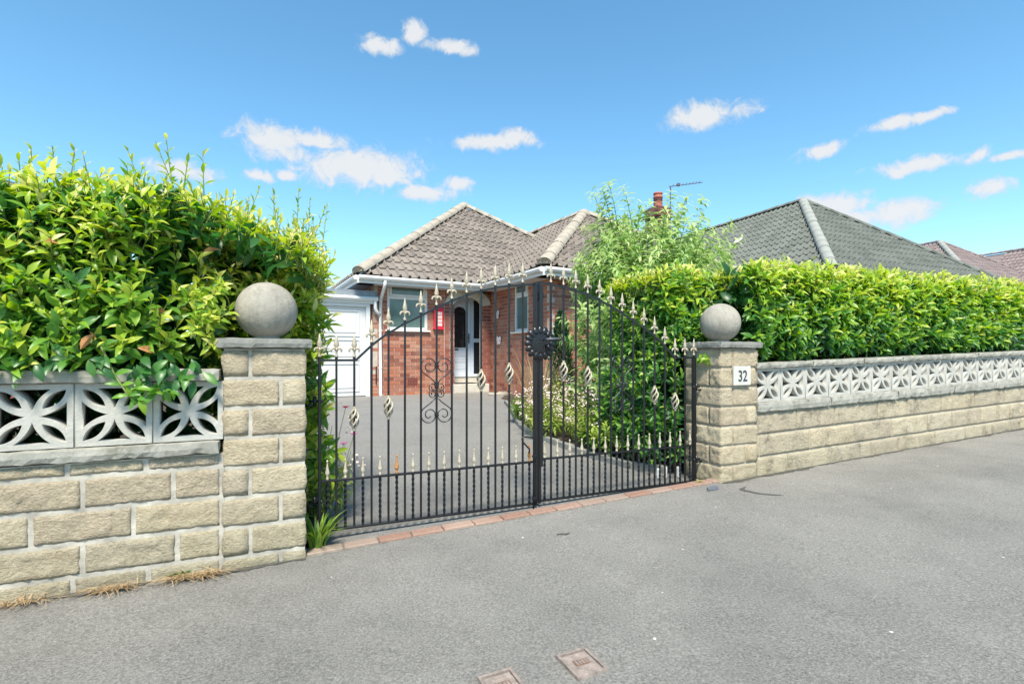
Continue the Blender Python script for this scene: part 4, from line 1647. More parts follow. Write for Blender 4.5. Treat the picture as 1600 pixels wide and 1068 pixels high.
def place_tiles(rec, base, parent, frame, m, limit):
    me0 = base.mesh('tile')
    me0.materials.append(MT[m])

    def dist(r):
        return (frame @ r[0] @ Vector((r[1][0], r[1][1], 0)) - CAM).length
    rec.sort(key=dist)
    rest = MB()
    for i, (m4, off, cl) in enumerate(rec):
        jit = Matrix.Rotation(rng.uniform(-0.006, 0.006), 4, 'X') @ T(0, 0, rng.uniform(-0.002, 0.003))
        if cl is None:
            if i < limit:
                obj('tile', me0, None, parent, m4 @ T(off[0], off[1], 0) @ jit)
            else:
                rest.add([m4 @ T(off[0], off[1], 0) @ Vector(v) for v in base.v], base.f, rng.random())
        else:
            if i < limit:
                mb = MB()
                mb.add(cl[0], cl[1])
                obj('tile', mb, m, parent, m4)
            else:
                rest.add([m4 @ Vector(v) for v in cl[0]], cl[1], rng.random())
    if rest.v:
        obj('tile_field', rest, m, parent, kind='stuff')


def slope_frame(p0, along, inward, k):
    """p0 eave start (local), along unit 2D, inward unit 2D, k = rise per run"""
    c = 1 / math.sqrt(1 + k * k)
    X = Vector((along[0], along[1], 0))
    Y = Vector((inward[0] * c, inward[1] * c, k * c))
    Z = X.cross(Y)
    return Matrix(((X.x, Y.x, Z.x, p0[0]), (X.y, Y.y, Z.y, p0[1]), (X.z, Y.z, Z.z, p0[2]), (0, 0, 0, 1))), 1 / c


def ridge_line(p0, p1, parent, m, r=0.115, seg=0.42, lift=0.03):
    p0, p1 = Vector(p0), Vector(p1)
    d = p1 - p0
    n = max(1, int(d.length / seg))
    q = d.to_track_quat('X', 'Z').to_matrix().to_4x4()
    L = d.length / n
    for i in range(n):
        mb = MB()
        vs, fs = [], []
        ns = 8
        rr = r * rng.uniform(0.97, 1.03)
        for x, k in ((0.0, 1.02), (0.012, 1.02), (0.016, 1.0), (L + 0.01, 0.99)):
            for j in range(ns + 1):
                a = math.pi * (j / ns) * 1.04 - 0.06
                vs.append((x, rr * k * math.cos(a), rr * k * 0.78 * math.sin(a)))
        for x in range(3):
            for j in range(ns):
                a = x * (ns + 1) + j
                fs.append((a, a + 1, a + ns + 2, a + ns + 1))
        fs.append(tuple(range(ns + 1)))
        fs.append(tuple(range(3 * (ns + 1), 4 * (ns + 1)))[::-1])
        mb.add(vs, fs)
        m4 = Matrix.Translation(p0 + d * (i / n) + Vector((0, 0, lift + rng.uniform(-0.004, 0.006)))) @ q
        obj('ridge_tile', mb.mesh('ridge_tile', True), m, parent, m4)


# main body: hip end faces the gate; wing: hip end faces the gate too
HW, KM = 3.83, 2.80 / 3.83
HWw, KW = 3.26, 2.11 / 3.26
mb = MB()
dz = EZ - 0.005
mb.add([(0, 0, dz), (2 * HW, 0, dz), (2 * HW, 11, dz), (0, 11, dz), (HW, HW, dz + 2.80), (HW, 8, dz + 2.80)], [(0, 1, 4), (1, 2, 5, 4), (3, 0, 4, 5), (2, 3, 5)])
a0 = 2.645
mb.add([(a0, -2.475, dz - 0.002), (a0 + 2 * HWw, -2.475, dz - 0.002), (a0 + 2 * HWw, 6, dz - 0.002), (a0, 6, dz - 0.002), (a0 + HWw, -2.475 + HWw, dz + 2.11), (a0 + HWw, 6, dz + 2.11)], [(0, 1, 4), (1, 2, 5, 4), (3, 0, 4, 5)])
roof = obj('roof', mb, 'tile', hs_)
rec = []
Mf, sf = slope_frame((0, -0.03, EZ), (1, 0), (0, 1), KM)
base = tile_slope(Mf, [(0.0, 0), (2.70, 0), (5.36, 2.343 * sf), (HW, HW * sf)], rec)
Mw, sw = slope_frame((a0 - 0.03, 0.0, EZ), (0, -1), (1, 0), KW)       # x runs towards the gate
tile_slope(Mw, [(0.05, 0), (2.475, 0), (-0.785, HWw * sw), (-2.86, HWw * sw)], rec)
Mq, sq = slope_frame((a0, -2.475 - 0.03, EZ), (1, 0), (0, 1), KW)
tile_slope(Mq, [(0, 0), (2 * HWw, 0), (HWw, HWw * sq)], rec)
place_tiles(rec, base, roof, HB, 'tile', 300)
rec = []
Ml, sl__ = slope_frame((-0.03, 8.0, EZ), (0, -1), (1, 0), KM)
base = tile_slope(Ml, [(0, 0), (8.0, 0), (8.0 - HW, HW * sl__), (0, HW * sl__)], rec)
place_tiles(rec, base, roof, HB, 'tile', 0)
zt = EZ + 0.03
ridge_line((0.0, 0.0, zt), (HW, HW, zt + 2.80), roof, 'ridge', 0.135)
ridge_line((2 * HW, 0, zt), (HW, HW, zt + 2.80), roof, 'ridge', 0.115)
ridge_line((a0, -2.475, zt), (a0 + HWw, -2.475 + HWw, zt + 2.11), roof, 'ridge', 0.135)
ridge_line((a0 + 2 * HWw, -2.475, zt), (a0 + HWw, -2.475 + HWw, zt + 2.11), roof, 'ridge', 0.12)
ridge_line((a0 + HWw, -2.475 + HWw, zt + 2.11), (a0 + HWw, 4.2, zt + 2.11), roof, 'ridge', 0.12)
ridge_line((HW, HW, zt + 2.80), (HW, 8, zt + 2.80), roof, 'ridge', 0.12)
# mortar valley
mb = MB()
p0, p1 = Vector((a0 + 0.02, 0.02, EZ + 0.045)), Vector((5.34, 2.343, EZ + 2.343 * KM + 0.05))
pts = []
for i in range(30):
    t_ = i / 29
    q = p0.lerp(p1, t_)
    pts.append(q + Vector((rng.uniform(-0.015, 0.015), rng.uniform(-0.015, 0.015), rng.uniform(-0.008, 0.01))))
mb.tube(pts, 0.05, 6, flat=0.5)
obj('valley_mortar', mb, 'lead', roof)
# chimney on the far slope, with pot
cxl, cyl = 2.645 + 5.08, -2.475 + 2.46
CH = 0.235
mb = MB()
mb.box(cxl - CH + 0.01, cxl + CH - 0.01, cyl - CH + 0.01, cyl + CH - 0.01, 2.6, 4.66)
ch = obj('chimney', mb, 'brick_mortar', roof)
rec = []
for k, (x, y, a) in enumerate(((cxl - CH, cyl - CH, 0), (cxl + CH, cyl - CH, H_), (cxl + CH, cyl + CH, 2 * H_), (cxl - CH, cyl + CH, 3 * H_))):
    bricks(Rz(x, y, a), 2 * CH, 2.9, 4.5, [], rec, 0.1 * k)
mbx = MB()
for m4, L, h in rec:
    mm = m4 @ Matrix.Diagonal((L, 1, h, 1))
    mbx.add([mm @ Vector(v) for v in UB.v], UB.f, rng.random())
obj('chimney_brickwork', mbx, 'brick_soot', ch, kind='stuff')
mb = MB()
mb.box(cxl - CH - 0.035, cxl + CH + 0.035, cyl - CH - 0.035, cyl + CH + 0.035, 4.42, 4.53)
mb.box(cxl - CH - 0.01, cxl + CH + 0.01, cyl - CH - 0.01, cyl + CH + 0.01, 4.531, 4.68)
obj('chimney_cap', mb, 'brick_soot', ch)
mb = MB()
mb.lathe([(0.13, 4.66), (0.12, 4.72), (0.11, 4.95), (0.125, 4.96), (0.125, 5.0), (0.11, 5.01), (0.108, 5.05), (0.122, 5.06), (0.122, 5.10), (0.09, 5.10), (0.085, 4.95)], 14, (cxl, cyl, 0))
pot = obj('chimney_pot', mb.mesh('chimney_pot', True), 'pot', ch)
for k in range(12):
    a = 2 * math.pi * k / 12
    mb = MB()
    mb.box(-0.012, 0.012, -0.004, 0.004, 0, 0.045, T(cxl + 0.113 * math.cos(a), cyl + 0.113 * math.sin(a), 4.88) @ Matrix.Rotation(a + H_, 4, 'Z'))
    obj('pot_slot', mb, 'black', pot)
mb = MB()
mb.lathe([(0.05, 0), (0.05, 0.12), (0.11, 0.13), (0.10, 0.17), (0.05, 0.20)], 10, (a0 + 1.9, -1.55, EZ + 0.62))
obj('flue_cowl', mb, 'black', roof)

# aerial fixed to the stack
ae_p = HB @ Vector((cxl + 0.18, cyl - CH - 0.03, 4.4))
ae = thing('aerial', 'thin television aerial on a short mast above the brick chimney', 'aerial', ae_p, 0)
mb = MB()
mb.tube([(0, 0, 0), (0, 0, 0.84)], 0.016, 8)
obj('mast', mb, 'grey_metal', ae)
mb = MB()
mb.tube([(-0.04, 0, 0.82), (0.80, -0.1, 0.90)], 0.012, 6)
obj('boom', mb, 'grey_metal', ae)
for k in range(9):
    t_ = 0.12 + 0.098 * k
    c = Vector((-0.04 + 0.84 * t_, -0.1 * t_, 0.82 + 0.08 * t_))
    mb = MB()
    mb.tube([c + Vector((-0.01, -0.10, 0.015)), c + Vector((0.01, 0.10, 0.015))], 0.006, 5)
    obj('element', mb, 'grey_metal', ae)
mb = MB()
mb.box(0.17, 0.24, -0.05, 0.02, 0.83, 0.90)
obj('junction_box', mb, 'grey_metal', ae)

# ------------------------------------------------------------------ garage
gx0, gx1 = -2.35, 0.29
ga = thing('garage', 'flat roofed garage with white panelled door joined to the bungalow', 'garage', HB @ Vector((gx0, 0.35, 0)), PH)
GW = gx1 - gx0
mb = MB()
mb.box(0.0, 0.12, 0.03, 4.5, -0.2, 1.95)
mb.box(GW - 0.02, GW + 0.05, 0.03, 4.5, -0.2, 1.95)
mb.box(0.121, GW - 0.021, 4.38, 4.5, -0.2, 1.95)
obj('wall', mb, 'brick_dark', ga)
mb = MB()
mb.box(-0.05, GW + 0.13, -0.10, 4.55, 1.99, 2.10)
obj('roof', mb, 'felt', ga)
mb = MB()
mb.box(-0.05, GW + 0.10, -0.085, -0.06, 1.84, 1.988)
obj('fascia', mb, 'upvc', ga)
mb = MB()
prof = GUT
n = len(prof)
vs = [(x, y - 0.062, z + 1.985) for x in (-0.05, GW + 0.14) for (y, z) in prof]
mb.add(vs, [(i, (i + 1) % n, n + (i + 1) % n, n + i) for i in range(n)] + [tuple(range(n - 1, -1, -1)), tuple(range(n, 2 * n))])
obj('gutter', mb, 'upvc', ga)
mb = MB()
mb.tube([(GW + 0.09, -0.11, 1.90), (GW + 0.09, -0.11, 1.75), (GW + 0.13, -0.10, 1.68), (GW + 0.20, -0.05, 1.62)], 0.033, 10)
obj('downpipe', mb.mesh('downpipe', True), 'upvc', ga)
mb = MB()
for (a, b, c, d) in ((0.0, GW - 0.0, 1.78, 1.838), (0.0, 0.08, 0.0, 1.779), (GW - 0.075, GW, 0.0, 1.779)):
    mb.box(a, b, -0.055, 0.02, c, d)
obj('door_frame', mb, 'upvc', ga)
mb = MB()
mb.box(0.082, GW - 0.077, 0.0, 0.03, 0.015, 1.778)
gd = obj('door', mb, 'door_white', ga)
pw = (GW - 0.16 - 0.40) / 2
for i in range(2):
    for (z0, z1) in ((0.10, 0.66), (0.72, 1.13), (1.19, 1.70)):
        x0 = 0.082 + 0.12 + i * (pw + 0.16)
        g = 0.018
        mb = MB()
        for (a, b, c, d) in ((x0, x0 + pw, z0, z0 + g), (x0, x0 + pw, z1 - g, z1), (x0, x0 + g, z0 + g, z1 - g), (x0 + pw - g, x0 + pw, z0 + g, z1 - g)):
            mb.box(a, b, -0.014, 0.002, c, d)
        mb.bbox(x0 + 0.07, x0 + pw - 0.07, -0.010, 0.002, z0 + 0.07, z1 - 0.07, 0.004)
        obj('panel', mb, 'door_white', gd)

# ------------------------------------------------------------------ wall ornaments
kx = thing('wall_box', 'bright red wall ornament shaped like a small glazed box beside the window', 'ornament', HB @ Vector((1.635, 0.35, 1.382)), PH)
mb = MB()
mb.bbox(0, 0.205, -0.07, 0.0, 0, 0.40, 0.006)
mb.add([(0.0, -0.07, 0.40), (0.205, -0.07, 0.40), (0.205, 0.0, 0.40), (0.0, 0.0, 0.40), (0.03, -0.055, 0.475), (0.175, -0.055, 0.475), (0.175, 0.0, 0.475), (0.03, 0.0, 0.475)], [(0, 1, 5, 4), (1, 2, 6, 5), (2, 3, 7, 6), (3, 0, 4, 7), (4, 5, 6, 7)])
mb.bbox(-0.01, 0.215, -0.08, 0.0, -0.012, 0.012, 0.003)
obj('case', mb, 'red', kx)
for i in range(3):
    for j in range(4):
        q = MB()
        q.box(0.035 + i * 0.047, 0.075 + i * 0.047, -0.074, -0.069, 0.06 + j * 0.078, 0.125 + j * 0.078)
        obj('pane', q, 'petal_pale', kx)
for nm, b, z, lab in (('butterfly', -0.02, 1.70, 'upper white butterfly ornament on the porch side of the brick wing'), ('butterfly', -0.10, 1.13, 'lower white butterfly ornament on the porch side of the brick wing')):
    bt = thing('wall_butterfly', lab, 'ornament', HB @ Vector((2.985, b, z)), PH - H_, 'butterflies on the brick wing')
    for s in (-1, 1):
        q = MB()
        q.ball((s * 0.055, -0.02, 0.045), 0.06, 10, 6, (0.95, 0.14, 1.05))
        q.ball((s * 0.045, -0.018, -0.04), 0.045, 10, 6, (0.95, 0.14, 1.0))
        obj('wing', q.mesh('wing', True), 'pinkwhite', bt)
    q = MB()
    q.ball((0, -0.02, 0), 0.014, 8, 6, (1, 1, 5))
    obj('body', q.mesh('body', True), 'pinkwhite', bt)
hz = thing('garden_hose', 'pale garden hose curled on the drive by the porch', 'hose', HB @ Vector((2.7, -0.55, 0.0)), PH)
mb = MB()
mb.tube([(0.0 + 0.25 * math.cos(a) + 0.02 * a, 0.16 * math.sin(a), 0.012 + 0.004 * a) for a in [i * 0.3 for i in range(28)]], 0.010, 6)
obj('coil', mb.mesh('coil', True), 'stone_pale', hz)


# ------------------------------------------------------------------ neighbouring houses
def hip_house(label, org, ph, hw, kk, depth, m, mr, limit, wing=None, wallm='brick_dark'):
    fr = Matrix.LocRotScale(Vector(org), Euler((0, 0, ph)), None)
    t = thing('bungalow', label, 'house', (org[0], org[1], 0.0), ph)
    ez = org[2]
    mb = MB()
    mb.box(0.35, 2 * hw - 0.35, 0.35, depth, -0.3, ez - 0.05)
    if wing:
        wa, wp, wh, wk = wing
        mb.box(wa + 0.35, wa + 2 * wh - 0.35, -wp + 0.35, 0.349, -0.3, ez - 0.05)
    obj('wall', mb, wallm, t)
    mb = MB()
    mb.box(-0.02, 2 * hw + 0.02, -0.02, 0.0, ez - 0.16, ez)
    mb.box(-0.02, -0.0, 0.001, depth, ez - 0.16, ez)
    obj('fascia', mb, 'upvc', t)
    for k in range(2):
        window(t, Rz(1.0 + k * hw, 0.34, 0) @ T(0, -0.02, ez - 1.6), 1.6, 1.2, 0.85, 'dark_glass', True, 0.05, (0.8,))
    mb = MB()
    r = hw * kk
    mb.add([(0, 0, ez), (2 * hw, 0, ez), (2 * hw, depth, ez), (0, depth, ez), (hw, hw, ez + r), (hw, depth - 1, ez + r)], [(0, 1, 4), (1, 2, 5, 4), (3, 0, 4, 5), (2, 3, 5)])
    if wing:
        mb.add([(wa, -wp, ez), (wa + 2 * wh, -wp, ez), (wa + 2 * wh, 5, ez), (wa, 5, ez), (wa + wh, -wp + wh, ez + wh * wk), (wa + wh, 5, ez + wh * wk)], [(0, 1, 4), (1, 2, 5, 4), (3, 0, 4, 5)])
    rf = obj('roof', mb, m, t)
    rec = []
    M1, s1 = slope_frame((0, -0.03, ez), (1, 0), (0, 1), kk)
    base = tile_slope(M1, [(0, 0), (2 * hw, 0), (hw, hw * s1)], rec)
    M2, s2 = slope_frame((-0.03, depth, ez), (0, -1), (1, 0), kk)
    tile_slope(M2, [(0, 0), (depth, 0), (depth - hw, hw * s2), (1.0, hw * s2)], rec)
    if wing:
        M3, s3 = slope_frame((wa - 0.03, 2.5, ez), (0, -1), (1, 0), wk)
        tile_slope(M3, [(0, 0), (2.5 + wp, 0), (2.5 + wp - wh, wh * s3), (0, wh * s3)], rec)
    T0 = Matrix.LocRotScale(Vector((org[0], org[1], 0)), Euler((0, 0, ph)), None)
    place_tiles(rec, base, rf, T0, m, limit)
    z = ez + 0.03
    ridge_line((0, 0, z), (hw, hw, z + r), rf, mr, 0.13)
    ridge_line((2 * hw, 0, z), (hw, hw, z + r), rf, m, 0.11)
    ridge_line((hw, hw, z + r), (hw, depth - 1, z + r), rf, m, 0.11)
    ridge_line((0, depth, z), (hw, depth - 1, z + r), rf, m, 0.11)
    if wing:
        ridge_line((wa + wh, -wp + wh, z + wh * wk), (wa + wh, 4, z + wh * wk), rf, m, 0.11)
    return t, rf


n2, rf2 = hip_house('neighbouring bungalow with green grey tiled roof and one pale thick hip', (7.26, 11.6, 3.0), R(22), 3.6, 0.82, 11.0, 'tile_green', 'ridge_grey', 300)
mb = MB()
m4, s_ = slope_frame((0, 11.0, 3.0), (0, -1), (1, 0), 0.82)
mb.box(6.05, 6.25, 2.75, 3.02, 0.05, 0.09, m4)
obj('roof_patch', mb, 'white_chip', rf2)
hip_house('far bungalow with pinkish brown tiled roof beyond the green roof', (20.4, 22.4, 4.18), R(20), 3.6, 0.80, 11.0, 'tile_pink', 'ridge_grey', 0, (3.9, 2.4, 3.3, 0.72))

# ------------------------------------------------------------------ leaves
def leaf_template(curl=0.10, fold=0.35, prof=(0.72, 1.0, 0.66)):
    ts = (0.25, 0.5, 0.76)
    v = [(0.0, 0.0, 0.0)]
    for t, w in zip(ts, prof):
        zc = 0.10 * math.sin(t * 2.2) - curl * t * t * 1.6
        v += [(t, w, zc + fold * 0.5 * w * 0.3), (t, 0.0, zc), (t, -w, zc + fold * 0.5 * w * 0.3)]
    v.append((1.0, 0.0, 0.10 * math.sin(2.2) - curl * 1.6))
    f = [(0, 2, 1), (0, 3, 2)]
    for i in (1, 4):
        f += [(i, i + 1, i + 4, i + 3), (i + 1, i + 2, i + 5, i + 4)]
    f += [(7, 8, 10), (8, 9, 10)]
    return np.array(v), f


class Leaves:
    def __init__(self):
        self.p, self.x, self.n, self.s, self.w, self.a = [], [], [], [], [], []

    def add(self, p, x, n, size, wr, age):
        self.p.append(tuple(p)); self.x.append(tuple(x)); self.n.append(tuple(n)); self.s.append(size); self.w.append(wr); self.a.append(min(1.0, max(0.0, age)))

    def frames(self):
        p = np.array(self.p); x = np.array(self.x); n = np.array(self.n)
        x /= np.linalg.norm(x, axis=1, keepdims=True) + 1e-9
        y = np.cross(n, x)
        y /= np.linalg.norm(y, axis=1, keepdims=True) + 1e-9
        z = np.cross(x, y)
        return p, x, y, z, np.array(self.s), np.array(self.w), np.array(self.a)

    def build(self, parent, m, tmpls, origin, singles=0, rot=0.0, name='foliage'):
        """origin/rot: frame of the parent empty; the largest-looking leaves become objects"""
        p, x, y, z, s, w, a = self.frames()
        N = len(p)
        camv = np.array(CAM) - p
        dist = np.linalg.norm(camv, axis=1)
        face = np.abs((camv * z).sum(1)) / dist
        score = s / dist * (0.4 + face) * np.where(self.outer() if hasattr(self, 'outer') else True, 1, 1)
        pick = set(np.argsort(-score)[:singles].tolist()) if singles else set()
        inv = Matrix.LocRotScale(Vector(origin), Euler((0, 0, rot)), None).inverted()
        if singles:
            protos = {}
            for i in pick:
                k = i % len(tmpls)
                b = int(a[i] * 7.999)
                if (k, b) not in protos:
                    tv, tf = tmpls[k]
                    me = bpy.data.meshes.new('leaf')
                    me.from_pydata([tuple(q) for q in tv], [], tf)
                    at = me.attributes.new('age', 'FLOAT', 'POINT')
                    at.data.foreach_set('value', [(b + 0.5) / 8] * len(tv))
                    me.polygons.foreach_set('use_smooth', [True] * len(me.polygons))
                    me.materials.append(MT[m])
                    protos[(k, b)] = me
                M4 = Matrix(((x[i][0] * s[i], y[i][0] * s[i] * w[i], z[i][0] * s[i], p[i][0]),
                             (x[i][1] * s[i], y[i][1] * s[i] * w[i], z[i][1] * s[i], p[i][1]),
                             (x[i][2] * s[i], y[i][2] * s[i] * w[i], z[i][2] * s[i], p[i][2]), (0, 0, 0, 1)))
                obj('leaf', protos[(k, b)], None, parent, inv @ M4)
        keep = np.array([i for i in range(N) if i not in pick])
        im = np.array(inv)
        vs, fs, ag = [], [], []
        off = 0
        for k, (tv, tf) in enumerate(tmpls):
            ids = keep[keep % len(tmpls) == k]
            if len(ids) == 0:
                continue
            V = p[ids][:, None, :] + s[ids][:, None, None] * (tv[None, :, 0:1] * x[ids][:, None, :] + tv[None, :, 1:2] * w[ids][:, None, None] * y[ids][:, None, :] + tv[None, :, 2:3] * z[ids][:, None, :])
            nv = tv.shape[0]
            vs.append(V.reshape(-1, 3))
            ag.append(np.repeat(a[ids], nv))
            base = off + np.arange(len(ids)) * nv
            for f in tf:
                fs.append((base[:, None] + np.array(f)[None, :]))
            off += len(ids) * nv
        V = np.concatenate(vs)
        V = V @ im[:3, :3].T + im[:3, 3]
        A = np.concatenate(ag)
        me = bpy.data.meshes.new(name)
        me.vertices.add(len(V))
        me.vertices.foreach_set('co', V.ravel())
        loops = np.concatenate([f.ravel() for f in fs])
        tot = np.concatenate([np.full(len(f), f.shape[1]) for f in fs])
        start = np.concatenate([[0], np.cumsum(tot)[:-1]])
        me.loops.add(len(loops))
        me.loops.foreach_set('vertex_index', loops.astype(np.int32))
        me.polygons.add(len(tot))
        me.polygons.foreach_set('loop_start', start.astype(np.int32))
        me.polygons.foreach_set('use_smooth', np.ones(len(tot), dtype=bool))
        at = me.attributes.new('age', 'FLOAT', 'POINT')
        at.data.foreach_set('value', A.astype(np.float32))
        me.update(calc_edges=True)
        me.validate()
        me.materials.append(MT[m])
        return obj(name, me, None, parent, kind='stuff')


UDIR = Vector((CT, ST, 0))
VDIR = Vector((-ST, CT, 0))
UP = Vector((0, 0, 1))
LAUREL = [leaf_template(0.08, 0.4), leaf_template(0.16, 0.55, (0.68, 1.0, 0.72)), leaf_template(0.02, 0.3, (0.78, 1.0, 0.6)), leaf_template(0.24, 0.5)]
NARROW = [leaf_template(0.16, 0.4, (0.8, 1.0, 0.6)), leaf_template(0.30, 0.5, (0.85, 1.0, 0.55)), leaf_template(0.42, 0.3, (0.8, 0.95, 0.5))]


def rv(k=1.0):
    return Vector((rng.gauss(0, k), rng.gauss(0, k), rng.gauss(0, k)))


def shoot(lv, stems, base, d, L, n, size, wr, tone0, tone1, tilt0=80, tilt1=30, droop=0.0):
    d = d.normalized()
    s = d.orthogonal().normalized()
    t = d.cross(s)
    ph = rng.uniform(0, 6.28)
    tip = base + d * L
    if stems is not None:
        stems.tube([base - d * 0.05, base + d * L * 0.5, tip], [0.003, 0.0025, 0.0012], 4, False)
    for i in range(n):
        f = (i + 0.5) / n
        a = ph + i * 2.4
        rad = s * math.cos(a) + t * math.sin(a)
        tl = R(tilt0 + (tilt1 - tilt0) * f + rng.uniform(-14, 14))
        x = d * math.cos(tl) + rad * math.sin(tl) + UP * (-droop) + rv(0.08)
        nr = d * math.sin(tl) - rad * math.cos(tl) + UP * 0.35 + rv(0.18)
        sz = size * (1.0 - 0.42 * f) * rng.uniform(0.75, 1.2)
        lv.add(base + d * L * f * 0.95, x, nr, sz, wr * rng.uniform(0.85, 1.15), tone0 + (tone1 - tone0) * f + rng.gauss(0, 0.09))


def W3(u, v, z):
    return P(u, v, z)


# ------------------------------------------------------------------ left hedge
lh_o = P(-0.9, 0.55, 0.05)
lhg = thing('laurel_hedge', 'tall bushy laurel hedge with yellow green tips above the left wall', 'hedge', lh_o, TH)
lv, stems = Leaves(), MB()


def lh_top(u):
    return 1.90 + 0.06 * noise.noise(Vector((u * 2.2, 0.3, 0))) - 0.42 * max(0, u + 0.55) ** 1.3 - 0.5 * max(0, u + 0.02)


def lh_front(u, z):
    f = 0.02 + 0.07 * noise.noise(Vector((u * 3.0, z * 3.0, 4.0)))
    if u > -0.80:
        f += 0.40 * sm((u + 0.80) / 0.42)
    zt_ = lh_top(u)
    if z > zt_ - 0.3:
        f += 0.28 * ((z - zt_ + 0.3) / 0.3) ** 2
    return f


for k in range(900):                                  # front face
    u = rng.uniform(-2.9, 0.12) if k < 820 else rng.uniform(-0.42, 0.12)
    zt_ = lh_top(u)
    z = rng.uniform(1.03 if u < -0.40 else 0.35, zt_)
    v = lh_front(u, z)
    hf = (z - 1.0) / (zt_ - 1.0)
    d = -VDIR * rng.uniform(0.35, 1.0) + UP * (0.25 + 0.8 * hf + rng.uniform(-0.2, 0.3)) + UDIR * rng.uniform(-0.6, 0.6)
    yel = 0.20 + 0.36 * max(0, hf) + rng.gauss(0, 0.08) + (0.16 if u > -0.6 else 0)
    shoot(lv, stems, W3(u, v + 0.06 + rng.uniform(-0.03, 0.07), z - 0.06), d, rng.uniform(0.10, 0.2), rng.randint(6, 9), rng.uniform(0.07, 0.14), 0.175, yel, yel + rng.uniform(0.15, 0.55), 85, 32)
for k in range(560):                                  # top
    u = rng.uniform(-2.9, 0.12)
    v = rng.uniform(0.12, 1.1)
    z = lh_top(u) - 0.05 - 0.1 * abs(v - 0.6) ** 2
    d = UP * 1.0 + rv(0.3) - VDIR * 0.25
    shoot(lv, stems, W3(u, v, z - 0.06), d, rng.uniform(0.10, 0.2), rng.randint(6, 9), rng.uniform(0.07, 0.105), 0.165, 0.55, 1.0, 75, 22)
for k in range(34):                                   # taller sprigs against the sky
    u = rng.uniform(-1.5, 0.05)
    v = rng.uniform(0.2, 0.7)
    d = UP + rv(0.2)
    shoot(lv, stems, W3(u, v, lh_top(u) - 0.08), d, rng.uniform(0.18, 0.34), 10, rng.uniform(0.06, 0.085), 0.15, 0.35, 0.85, 70, 30)
for k in range(11):                                   # taller group at the right end
    shoot(lv, stems, W3(rng.uniform(-0.05, 0.12), rng.uniform(0.55, 0.75), rng.uniform(1.6, 1.78)), UP + UDIR * rng.uniform(-0.1, 0.25) + rv(0.12), rng.uniform(0.2, 0.36), 13, 0.06, 0.17, 0.35, 0.7, 65, 32)
for k in range(330):                                  # right end facing the drive
    z = rng.uniform(0.12, 1.8)
    v = rng.uniform(0.40, 1.15)
    u = 0.08 + 0.04 * noise.noise(Vector((v * 4, z * 4, 7))) - 0.25 * max(0, z - 1.5) ** 1.5 - 0.05 * (z < 0.6)
    d = UDIR * 0.7 + UP * 0.6 + rv(0.35) - VDIR * 0.3
    yel = 0.62 + rng.gauss(0, 0.12)  # yellow growth; light painted in as well, since this end lies in shade
    shoot(lv, stems, W3(u - 0.07, v, z), d, rng.uniform(0.08, 0.15), rng.randint(6, 9), rng.uniform(0.055, 0.09), 0.17, yel, yel + 0.4, 80, 30)
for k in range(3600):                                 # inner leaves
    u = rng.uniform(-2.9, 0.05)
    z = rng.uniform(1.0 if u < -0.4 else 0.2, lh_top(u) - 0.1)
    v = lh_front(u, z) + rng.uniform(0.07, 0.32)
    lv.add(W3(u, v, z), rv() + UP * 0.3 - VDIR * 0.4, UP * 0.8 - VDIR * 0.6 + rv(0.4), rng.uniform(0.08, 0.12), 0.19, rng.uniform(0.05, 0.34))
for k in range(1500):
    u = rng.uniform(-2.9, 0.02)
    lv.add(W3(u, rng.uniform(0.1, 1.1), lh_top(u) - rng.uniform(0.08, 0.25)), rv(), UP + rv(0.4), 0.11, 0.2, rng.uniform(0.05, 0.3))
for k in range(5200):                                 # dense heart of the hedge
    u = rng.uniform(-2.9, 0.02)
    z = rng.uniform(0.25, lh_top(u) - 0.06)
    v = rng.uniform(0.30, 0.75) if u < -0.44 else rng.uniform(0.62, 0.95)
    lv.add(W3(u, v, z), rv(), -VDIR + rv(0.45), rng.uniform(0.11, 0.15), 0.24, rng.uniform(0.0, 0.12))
# spray hanging over the pierced blocks
sp_pts = [W3(-0.86, -0.02, 1.10), W3(-0.80, -0.06, 0.97), W3(-0.745, -0.07, 0.875), W3(-0.70, -0.07, 0.855)]
stems.tube(sp_pts, [0.0055, 0.005, 0.004, 0.003], 6)
for k in range(5):
    t_ = k / 4
    b = sp_pts[0].lerp(sp_pts[1], min(1, t_ * 2)) if t_ < 0.5 else sp_pts[1].lerp(sp_pts[2], t_ * 2 - 1)
    for s_ in (-1, 1):
        lv.add(b, UDIR * s_ + UP * rng.uniform(-0.2, 0.6) - VDIR * 0.3, -VDIR + UP * 0.6, rng.uniform(0.05, 0.08), 0.2, rng.uniform(0.25, 0.5))
for k in range(26):
    b = sp_pts[2] + UDIR * rng.uniform(0.0, 0.17) + UP * (rng.uniform(-0.02, 0.03) + 0.0) + VDIR * rng.uniform(-0.02, 0.02)
    lv.add(b, rv(0.6) + UDIR * 0.5 + UP * 0.1, -VDIR * 0.7 + UP * 0.8 + rv(0.2), rng.uniform(0.05, 0.085), 0.2, rng.uniform(0.2, 0.55))
for k in range(20):                                   # foliage lapping the left side of the ball
    yel = rng.uniform(0.35, 0.6)
    shoot(lv, stems, W3(rng.uniform(-0.56, -0.40), rng.uniform(0.0, 0.12), rng.uniform(1.08, 1.42)), -VDIR * 0.7 + UDIR * rng.uniform(0.2, 0.7) + UP * 0.35 + rv(0.2), rng.uniform(0.08, 0.13), 8, rng.uniform(0.07, 0.1), 0.17, yel, yel + 0.4, 80, 30)
